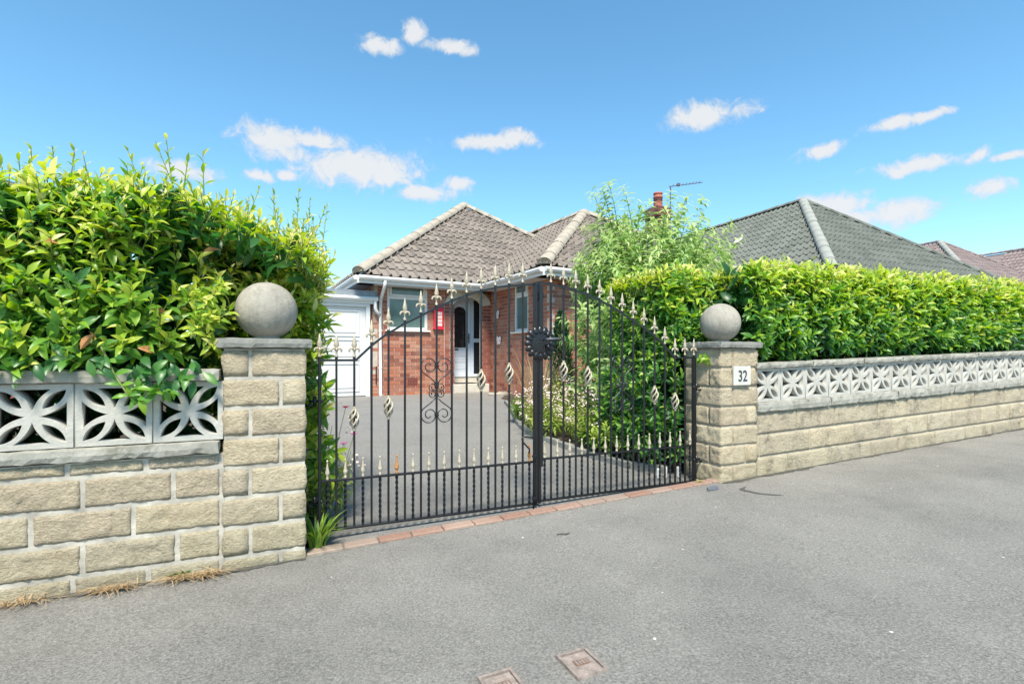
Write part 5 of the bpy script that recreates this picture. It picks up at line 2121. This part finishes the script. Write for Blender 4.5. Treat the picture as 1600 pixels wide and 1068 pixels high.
for k in range(60):                                   # leaves spilling onto coping by the pillar
    lv.add(W3(rng.uniform(-1.4, -0.45) if k > 20 else rng.uniform(-0.75, -0.45), rng.uniform(-0.07, -0.01), rng.uniform(0.99, 1.06) if k > 20 else rng.uniform(0.93, 1.03)), rv(0.5) - UP * 0.6 - VDIR * 0.3, -VDIR + UP * 0.4, rng.uniform(0.07, 0.10), 0.2, rng.uniform(0.05, 0.3))
lv.build(lhg, 'laurel', LAUREL, lh_o, 300, TH)
inv = Matrix.LocRotScale(lh_o, Euler((0, 0, TH)), None).inverted()
tv, tf = LAUREL[3]
dl = bpy.data.meshes.new('dead_leaf')
dl.from_pydata([(q[0] * 0.085, q[1] * 0.018, q[2] * 0.085) for q in tv], [], tf)
MT['dead'] = m_simple('dead_leaf', (0.36, 0.17, 0.06), 0.7, 0.3, 40, 0.0)
for (u, z) in ((-0.885, 1.162), (-0.87, 1.15), (-1.2, 1.32), (-0.62, 1.25), (-1.05, 1.55), (-0.5, 1.6), (-0.72, 1.09)):
    obj('dead_leaf', dl, 'dead', lhg, inv @ Matrix.LocRotScale(W3(u, lh_front(u, z) - 0.07, z), Euler((rng.uniform(0.8, 1.8), rng.uniform(-1, 1), rng.uniform(0, 6))), None))
stems.v = [tuple(inv @ Vector(q)) for q in stems.v]
obj('twigs', stems, 'stem_green', lhg, kind='stuff')


def trunks(parent, o_, spots, zb, zt_, rad=0.02):
    iv = Matrix.LocRotScale(Vector(o_), Euler((0, 0, TH)), None).inverted()
    for (u, v) in spots:
        mb = MB()
        b0 = W3(u, v, zb)
        mb.tube([iv @ b0, iv @ (b0 + UP * (zt_ - zb) * 0.4 + rv(0.04)), iv @ (b0 + UP * (zt_ - zb) * 0.8 + rv(0.08))], [rad, rad * 0.75, rad * 0.4], 7)
        for q in range(5):
            h0 = b0 + UP * (zt_ - zb) * rng.uniform(0.25, 0.6)
            e = rv(0.07)
            mb.tube([iv @ h0, iv @ (h0 + e * 0.6 + UP * 0.15), iv @ (h0 + e + UP * 0.32)], [rad * 0.5, rad * 0.35, rad * 0.15], 5)
        obj('trunk', mb.mesh('trunk', True), 'bark', parent)


trunks(lhg, lh_o, [(-2.6 + 0.42 * i, 0.55) for i in range(7)], 0.0, 1.8)

# ------------------------------------------------------------------ right hedge
rh_o = P(5.5, 0.6, 0.15)
rhg = thing('laurel_hedge', 'long clipped laurel hedge above the right wall with pale yellow top', 'hedge', rh_o, TH)
lv, stems = Leaves(), MB()


def rh_top(u):
    return 1.80 + 0.016 * (u - 3.3) + 0.035 * noise.noise(Vector((u * 2.5, 5.3, 0))) - 0.25 * max(0, 3.0 - u) ** 1.2


def rh_bot(u):
    return 1.06 + 0.0285 * max(0, u - 3.28)


def rh_front(u, z):
    f = 0.03 + 0.05 * noise.noise(Vector((u * 3.0, z * 3.0, 9.0)))
    if u < 3.31:
        f = 0.45 + 0.04 * noise.noise(Vector((u * 3.0, z * 3.0, 9.0)))
    b = rh_bot(u)
    if z < b + 0.14:
        f += 0.10 * (b + 0.14 - z) / 0.14
    zt_ = rh_top(u)
    if z > zt_ - 0.16:
        f += 0.16 * ((z - zt_ + 0.16) / 0.16) ** 2
    return f


UMAX = 9.6
for k in range(1500):
    u = 2.74 + (UMAX - 2.74) * rng.random() ** 1.15
    zt_ = rh_top(u)
    z = rng.uniform(rh_bot(u) if u > 3.3 else 0.3, zt_)
    hf = (z - 1.0) / (zt_ - 1.0)
    v = rh_front(u, z)
    d = -VDIR * rng.uniform(0.5, 1.0) + UP * (0.1 + 0.7 * hf + rng.uniform(-0.25, 0.25)) + UDIR * rng.uniform(-0.7, 0.5)
    yel = 0.10 + 0.50 * max(0, hf) ** 1.7 + rng.gauss(0, 0.09)  # new growth yellows the top; shading painted in as darker leaves lower down
    shoot(lv, stems, W3(u, v + 0.07, z - 0.04), d, rng.uniform(0.10, 0.17), rng.randint(6, 9), rng.uniform(0.09, 0.15), 0.16, yel, yel + rng.uniform(0.1, 0.5), 82, 30, 0.1)
for k in range(1500):
    u = 2.74 + (UMAX - 2.74) * rng.random() ** 1.1
    v = rng.uniform(0.15 if u > 3.35 else 0.5, 1.3)
    z = rh_top(u) - 0.03
    shoot(lv, stems, W3(u, v, z - 0.08), UP + rv(0.25) - VDIR * 0.15, rng.uniform(0.08, 0.15), rng.randint(6, 8), rng.uniform(0.075, 0.105), 0.15, 0.6, 1.0, 70, 22)
for k in range(16):                                   # thin sprays standing clear of the top
    u = rng.uniform(4.6, 6.6)
    shoot(lv, stems, W3(u, 0.6, rh_top(u) - 0.05), UP * 0.7 + UDIR * rng.uniform(-0.5, 0.8) + rv(0.1), rng.uniform(0.15, 0.3), 8, 0.08, 0.16, 0.6, 0.9, 70, 30)
for k in range(420):                                  # end facing the drive, down to the ground
    z = rng.uniform(0.18, 1.75)
    v = rng.uniform(0.42, 1.35)
    u = 2.80 + 0.06 * noise.noise(Vector((v * 4, z * 4, 3))) - 0.12 * (z < 0.9) * (v > 0.5) + 0.25 * max(0, z - 1.4) ** 1.5
    yel = 0.08 + 0.25 * max(0, z - 0.8) + rng.gauss(0, 0.08)
    shoot(lv, stems, W3(u + 0.07, v, z), -UDIR * 0.7 - VDIR * 0.35 + UP * 0.45 + rv(0.35), rng.uniform(0.09, 0.16), rng.randint(6, 9), rng.uniform(0.08, 0.115), 0.165, yel, yel + 0.35, 82, 30)
for k in range(7000):
    u = rng.uniform(2.8, UMAX)
    z = rng.uniform(rh_bot(u) if u > 3.3 else 0.2, rh_top(u) - 0.05)
    v = rh_front(u, z) + rng.uniform(0.06, 0.3)
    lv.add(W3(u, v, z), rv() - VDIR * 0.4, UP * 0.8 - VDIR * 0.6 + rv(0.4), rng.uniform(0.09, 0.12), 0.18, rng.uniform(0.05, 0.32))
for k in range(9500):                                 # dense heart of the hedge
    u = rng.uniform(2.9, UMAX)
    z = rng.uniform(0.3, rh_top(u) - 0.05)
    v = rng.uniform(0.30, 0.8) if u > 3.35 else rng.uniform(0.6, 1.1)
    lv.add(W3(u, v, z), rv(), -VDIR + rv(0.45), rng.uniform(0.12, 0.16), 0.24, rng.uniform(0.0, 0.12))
for k in range(9):                                    # sprig over the pillar cap
    lv.add(W3(2.885, 0.10 + 0.012 * k, 1.05 + rng.uniform(-0.025, 0.03)), rv(0.5) - UDIR * 0.5 - UP * 0.2, -UDIR - VDIR * 0.3 + UP * 0.6, 0.06, 0.24, rng.uniform(0.4, 0.6))
lv.build(rhg, 'laurel', LAUREL, rh_o, 300, TH)
inv = Matrix.LocRotScale(rh_o, Euler((0, 0, TH)), None).inverted()
stems.v = [tuple(inv @ Vector(q)) for q in stems.v]
obj('twigs', stems, 'stem_green', rhg, kind='stuff')
trunks(rhg, rh_o, [(2.95, 0.75), (3.05, 1.1)] + [(3.6 + 0.5 * i, 0.6) for i in range(12)], 0.1, 1.7)

# ------------------------------------------------------------------ tall arching shrub behind the right leaf of the gate
sh_o = P(3.76, 1.98, 0.12)
shb = thing('buddleia_bush', 'tall loose shrub with arching stems and narrow leaves behind the right gate leaf', 'shrub', sh_o, TH)
lv = Leaves()
inv = Matrix.LocRotScale(sh_o, Euler((0, 0, TH)), None).inverted()
for k in range(170):
    a = rng.uniform(0, 6.28)
    r = rng.uniform(0.1, 1.0) ** 0.8
    hgt = (2.52 - 0.5 * r ** 2 + rng.gauss(0, 0.15)) if k < 110 else rng.uniform(1.1, 2.0)
    b = sh_o + UDIR * 0.12 * math.cos(a) + VDIR * 0.12 * math.sin(a)
    out_ = UDIR * math.cos(a) * r * (0.95 if math.cos(a) > 0 else 0.66) + VDIR * math.sin(a) * r * 0.8
    if k < 9:                                         # tall sprays at the left and right of the crown
        a = (math.pi + rng.uniform(-0.5, 0.5)) if k < 6 else rng.uniform(-0.6, 0.6)
        r = rng.uniform(0.45, 0.75)
        out_ = UDIR * math.cos(a) * r * 0.7 + VDIR * math.sin(a) * r * 0.5
        hgt = rng.uniform(2.75, 2.98) if k < 6 else rng.uniform(2.5, 2.75)
    p1 = b + out_ * 0.35 + UP * hgt * 0.5
    p2 = b + out_ * 0.9 + UP * (hgt * 0.93)
    p3 = b + out_ * 1.25 + UP * (hgt * (0.99 if k % 3 else 0.9))
    pts = []
    for i in range(13):
        t_ = i / 12
        q = b * (1 - t_) ** 3 + p1 * 3 * t_ * (1 - t_) ** 2 + p2 * 3 * t_ * t_ * (1 - t_) + p3 * t_ ** 3
        pts.append(q)
    mb = MB()
    mb.tube([inv @ q for q in pts], [0.012 * (1 - 0.85 * i / 12) for i in range(13)], 5)
    if k < 60:
        obj('stem', mb.mesh('stem', True), 'stem_green', shb)
    for i in range(30):
        t_ = 0.22 + 0.78 * (i + rng.random()) / 30
        j = min(11, int(t_ * 12))
        f = t_ * 12 - j
        q = pts[j].lerp(pts[j + 1], f)
        d = (pts[j + 1] - pts[j]).normalized()
        sd_ = d.cross(UP)
        if sd_.length < 0.05:
            sd_ = UDIR.copy()
        sd_.normalize()
        sd_ = (Matrix.Rotation(i * 1.57 + rng.uniform(-0.4, 0.4), 3, d) @ sd_)
        age = 0.48 + 0.42 * t_ * (q.z / 2.6) + rng.gauss(0, 0.12)
        sz = rng.uniform(0.10, 0.17) * (1.15 - 0.45 * t_)
        for s_ in (-1, 1):
            lv.add(q, sd_ * s_ + d * 0.5 - UP * 0.12, UP + d * 0.4 + rv(0.25), sz, 0.17, age)
    if k % 3 == 0:                                    # side twigs
        for i in range(5):
            j = rng.randint(4, 11)
            shoot(lv, None, pts[j], rv(0.6) + UP * 0.5 + out_ * 0.3, rng.uniform(0.15, 0.3), 11, 0.11, 0.13, 0.35, 0.8, 70, 30, 0.15)
for k in range(260):                                  # leafy side shoots filling the crown
    a = rng.uniform(0, 6.28)
    r = 1.02 * math.sqrt(rng.random()) * (1.0 if math.cos(a) > 0 else 0.72)
    z = rng.uniform(0.6, 2.32 - 0.45 * r * r)
    shoot(lv, None, sh_o + UDIR * r * math.cos(a) + VDIR * r * 0.85 * math.sin(a) + UP * z, UP * 0.8 + rv(0.4) + (UDIR * math.cos(a) + VDIR * math.sin(a)) * 0.5, rng.uniform(0.2, 0.35), 14, 0.13, 0.15, 0.45, 0.95, 80, 35, 0.2)
for k in range(150):                                  # skirt towards the drive
    q = sh_o - UDIR * rng.uniform(0.25, 0.9) - VDIR * rng.uniform(-0.2, 0.6) + UP * rng.uniform(0.35, 1.45)
    shoot(lv, None, q, UP * 0.6 - UDIR * 0.4 - VDIR * 0.4 + rv(0.4), rng.uniform(0.18, 0.32), 12, 0.13, 0.16, 0.45, 0.95, 80, 35, 0.2)
for k in range(900):
    a = rng.uniform(0, 6.28)
    r = 0.75 * math.sqrt(rng.random())
    z = rng.uniform(0.35, 1.75)
    lv.add(sh_o + UDIR * r * math.cos(a) + VDIR * r * math.sin(a) + UP * z, rv() - UP * 0.2, UP + rv(0.5), rng.uniform(0.1, 0.15), 0.14, rng.uniform(0.0, 0.3))
lv.build(shb, 'buddleia', NARROW, sh_o, 120, TH)

# ------------------------------------------------------------------ border plants
def blades(o_, n, h, spread, wd, age, lean=0.6, seg=5):
    """arching strap leaves from one crown"""
    vs, fs, ag = [], [], []
    for k in range(n):
        a = rng.uniform(0, 6.28)
        L = h * rng.uniform(0.6, 1.15)
        dr = Vector((math.cos(a), math.sin(a), 0))
        b = dr * rng.uniform(0, spread)
        ln = lean * rng.uniform(0.3, 1.2)
        w0 = wd * rng.uniform(0.7, 1.2)
        ac = min(1, max(0, age + rng.gauss(0, 0.12)))
        sd_ = Vector((-dr.y, dr.x, 0))
        o0 = len(vs)
        for i in range(seg + 1):
            t_ = i / seg
            q = b + dr * (L * ln * t_ ** 1.7) + UP * (L * (t_ - 0.42 * ln * t_ ** 2.6))
            w = w0 * (1 - t_) ** 0.55 * (0.55 + 0.45 * min(1, t_ * 4))
            vs += [q + sd_ * w, q - sd_ * w]
            ag += [ac, ac]
        for i in range(seg):
            fs.append((o0 + 2 * i, o0 + 2 * i + 1, o0 + 2 * i + 3, o0 + 2 * i + 2))
    me = bpy.data.meshes.new('leaves')
    me.from_pydata([tuple(v) for v in vs], [], fs)
    at = me.attributes.new('age', 'FLOAT', 'POINT')
    at.data.foreach_set('value', ag)
    me.polygons.foreach_set('use_smooth', [True] * len(me.polygons))
    return me


def strap_plant(name, label, cat, u, v, z, n, h, spread, wd, age, m='border', lean=0.6, group=None):
    t = thing(name, label, cat, P(u, v, z), TH, group)
    o_ = obj('leaves', blades(None, n, h, spread, wd, age, lean), m, t, kind='stuff')
    return t


def mound(name, label, u, v, r, h, n, size, wr, a0_, a1_, flowers=0, fm='petal_pale', group=None):
    z = zd(u, v) + 0.05
    o_ = P(u, v, z)
    t = thing(name, label, 'plant', o_, TH, group)
    lv = Leaves()
    fl = MB()
    st_ = MB()
    iv = Matrix.LocRotScale(o_, Euler((0, 0, TH)), None).inverted()
    for k in range(n):
        a = rng.uniform(0, 6.28)
        q = math.sqrt(rng.random())
        top = h * (1 - 0.45 * q * q) * rng.uniform(0.65, 1.1)
        b = o_ + (UDIR * math.cos(a) + VDIR * math.sin(a)) * r * q * 0.8
        d = UP + (UDIR * math.cos(a) + VDIR * math.sin(a)) * 0.5 * q + rv(0.15)
        shoot(lv, None, b + UP * top * rng.uniform(0.05, 0.4), d, top * 0.6, 11, size, wr, a0_, a1_, 75, 35, 0.1)
        st_.tube([iv @ b, iv @ (b + d * top * 0.8)], [0.004, 0.002], 4, False)
        if k < flowers:
            e = b + d.normalized() * top * rng.uniform(0.9, 1.08)
            for q_ in range(5):
                c = iv @ (e + rv(0.018))
                fl.ball(c, rng.uniform(0.007, 0.013), 5, 4, (1, 1, 0.7))
    lv.build(t, 'border', NARROW if wr < 0.16 else LAUREL, o_, 0, TH, 'leaves')
    obj('stems', st_, 'stem_green', t, kind='stuff')
    if fl.v:
        obj('flower_heads', fl, fm, t, kind='stuff')
    return t


mound('flower_clump', 'mound of pale pink and cream flowers at the corner of the bed', 2.84, 2.35, 0.46, 0.62, 150, 0.085, 0.12, 0.65, 1.0, 150)
mound('flower_clump', 'pale yellow flowering clump in the middle of the right bed', 3.02, 1.70, 0.44, 0.66, 130, 0.085, 0.13, 0.6, 1.0, 90)
mound('leafy_perennial', 'bright green leafy plant low in the bed in front of the flowers', 2.86, 1.32, 0.36, 0.48, 110, 0.11, 0.16, 0.4, 0.85)
mound('leafy_perennial', 'dark green leafy plant at the foot of the hedge beside the drive', 2.95, 0.85, 0.30, 0.40, 80, 0.10, 0.17, 0.05, 0.4)
mound('leafy_perennial', 'grey green leafy clump at the bed edge nearest the house', 2.86, 3.3, 0.26, 0.38, 60, 0.08, 0.13, 0.35, 0.7)
mound('leafy_perennial', 'yellow leaved tall plant between the conifer and the arching shrub', 3.35, 2.75, 0.35, 0.95, 80, 0.09, 0.14, 0.5, 0.95)
for i, (u, v, n, h, lab) in enumerate(((2.78, 2.85, 150, 0.98, 'tan feathery grass with tall dry stalks in the bed by the gate centre'), (3.0, 3.15, 120, 1.0, 'straw coloured grass clump just behind the tan feathery grass'))):
    strap_plant('feather_grass', lab, 'grass', u, v, zd(u, v) + 0.04, n, h, 0.12, 0.0035, 0.75 if i else 0.45, 'dry', 0.32)
# dwarf conifer
cn_o = P(3.60, 3.68, zd(3.2, 3.68))
cnf = thing('dwarf_conifer', 'dark green upright conifer against the brick wing', 'conifer', cn_o, TH)
lv = Leaves()
for k in range(2600):
    t_ = rng.random()
    a = rng.uniform(0, 6.28)
    rr = 0.24 * (1 - t_) ** 0.6 * min(1, 0.4 + t_ * 4) * rng.uniform(0.55, 1.05)
    q = cn_o + UDIR * rr * math.cos(a) + VDIR * rr * math.sin(a) + UP * (0.08 + 1.42 * t_)
    lv.add(q, UP + (UDIR * math.cos(a) + VDIR * math.sin(a)) * 0.7 + rv(0.3), rv(), rng.uniform(0.05, 0.08), 0.16, rng.uniform(0.1, 0.9))
lv.build(cnf, 'conifer', NARROW, cn_o, 0, TH, 'crown')
mb = MB()
mb.tube([(0, 0, -0.05), (0, 0, 0.6), (0, 0, 1.35)], [0.03, 0.02, 0.006], 7)
obj('trunk', mb, 'bark', cnf)
# lily clump in front of the left hinge
strap_plant('lily_clump', 'fresh green strap leaved clump growing beside the left gate pillar', 'plant', 0.06, 0.12, 0.0, 70, 0.22, 0.045, 0.0115, 0.62, 'border', 0.75)
# garden flowers beside the left leaf
for nm, m, u, v, z, lab in (('pink_flower', 'petal_pink', 0.301, 0.5, 0.56, 'bright pink flower on a thin stem, the right one behind the left gate leaf'),
                            ('pink_flower', 'petal_pink', 0.239, 0.5, 0.505, 'soft pink flower on a thin stem, the lower left one behind the gate'),
                            ('red_flower', 'petal_red', 0.271, 0.7, 0.715, 'small red flower on a thin stem behind the left gate leaf'),
                            ('orange_flower', 'petal_orange', 0.136, 0.5, 0.687, 'orange flower at the edge of the hedge behind the gate')):
    o_ = P(u - 0.1, v + 0.05, 0.05)
    t = thing(nm, lab, 'flower', o_, TH)
    mb = MB()
    mb.tube([(0, 0, 0), (0.03, -0.02, (z - 0.05) * 0.5), (0.1, -0.05, z - 0.055)], [0.003, 0.0025, 0.002], 5)
    obj('stem', mb, 'stem_green', t)
    for k in range(7):
        a = 2 * math.pi * k / 7
        mb = MB()
        mb.ball((0, 0, 0), 0.011, 6, 4, (1.2, 0.8, 0.35))
        obj('petal', mb.mesh('petal', True), m, t, T(0.1 + 0.010 * math.cos(a), -0.05 + 0.010 * math.sin(a), z - 0.05) @ Matrix.Rotation(a, 4, 'Z') @ Matrix.Rotation(-0.4, 4, 'Y'))
mound('leafy_perennial', 'pale variegated plant below the hedge end behind the left hinge', 0.06, 0.62, 0.20, 0.62, 70, 0.075, 0.14, 0.55, 0.98, 25)
# dry tufts and weeds along the foot of the left wall
for i, (u, n, w, lab) in enumerate(((-0.50, 190, 0.12, 'largest straw tuft at the foot of the wall, next to the pillar'), (-0.79, 90, 0.11, 'middle straw tuft at the foot of the left wall'), (-1.13, 70, 0.10, 'straw tuft at the foot of the wall by the left edge'))):
    t = thing('dry_grass_tuft', lab, 'grass', P(u, -0.035, zp(u)), TH, 'dry tufts below the left wall')
    mb_v, mb_f, ag = [], [], []
    for k in range(n):
        b = Vector((rng.gauss(0, w * 0.5), rng.uniform(-0.02, 0.012), 0.004))
        a = rng.uniform(-2.6, -0.5) if rng.random() < 0.8 else rng.uniform(0, 6.28)
        L = rng.uniform(0.06, 0.15)
        dr = Vector((math.cos(a) * 1.1, math.sin(a) * 0.6, rng.uniform(0.02, 0.45)))
        dr.normalize()
        s_ = dr.cross(UP).normalized() * rng.uniform(0.0014, 0.003)
        o0 = len(mb_v)
        for i_ in range(4):
            t_ = i_ / 3
            q = b + dr * L * t_ - UP * (0.35 * L * t_ * t_ * max(0, dr.z)) + Vector((0, 0, 0.012 * math.sin(3 * t_)))
            q.z = max(q.z, 0.004)
            mb_v += [q + s_ * (1 - 0.8 * t_), q - s_ * (1 - 0.8 * t_)]
            ag += [rng.random()] * 2
        mb_f += [(o0 + 2 * j, o0 + 2 * j + 1, o0 + 2 * j + 3, o0 + 2 * j + 2) for j in range(3)]
    me = bpy.data.meshes.new('straw')
    me.from_pydata([tuple(v) for v in mb_v], [], mb_f)
    at = me.attributes.new('age', 'FLOAT', 'POINT')
    at.data.foreach_set('value', ag)
    obj('straw', me, 'dry', t, kind='stuff')
strap_plant('small_weed', 'small bright green weed rooted at the foot of the left wall', 'weed', -0.555, -0.02, 0.0, 60, 0.045, 0.02, 0.004, 0.4, 'border', 1.0)
strap_plant('small_weed', 'tiny pale green weed at the right end of the brick threshold', 'weed', 2.74, 0.06, zp(2.74), 40, 0.04, 0.015, 0.003, 0.8, 'border', 1.0)
for u, v, h, lab in ((2.66, 0.42, 0.075, 'leftmost of the small white pegs at the foot of the hedge'), (2.715, 0.40, 0.085, 'middle one of the small white pegs behind the right gate leaf'), (2.82, 0.37, 0.08, 'rightmost small white peg beside the numbered pillar')):
    mb = MB()
    mb.lathe([(0.014, 0), (0.014, h - 0.006), (0.010, h)], 10)
    o = obj('white_peg', mb, 'white_chip')
    o.location = P(u, v, zd(u, v))
    tag(o, lab, 'peg', 'white pegs behind the gate')

# dark barrel roof of a neighbour glimpsed above the left hedge
nb_o = Vector((-13.6, 12.0, 0.0))
nb = thing('outbuilding', 'dark roofed building barely showing above the hedge at the left edge', 'building', nb_o, R(24))
mb = MB()
mb.box(-2.5, 2.5, 0.3, 4.0, -0.3, 5.0)
obj('wall', mb, 'brick_dark', nb)
mb = MB()
vs, fs = [], []
for y in (0.0, 4.3):
    for i in range(13):
        a = math.pi * (0.1 + 0.8 * i / 12)
        vs.append((3.2 * math.cos(a), y, 4.15 + 1.35 * math.sin(a)))
fs = [(i, i + 1, 14 + i, 13 + i) for i in range(12)] + [tuple(range(13)), tuple(range(13, 26))[::-1]]
mb.add(vs, fs)
obj('roof', mb, 'grey_metal', nb)
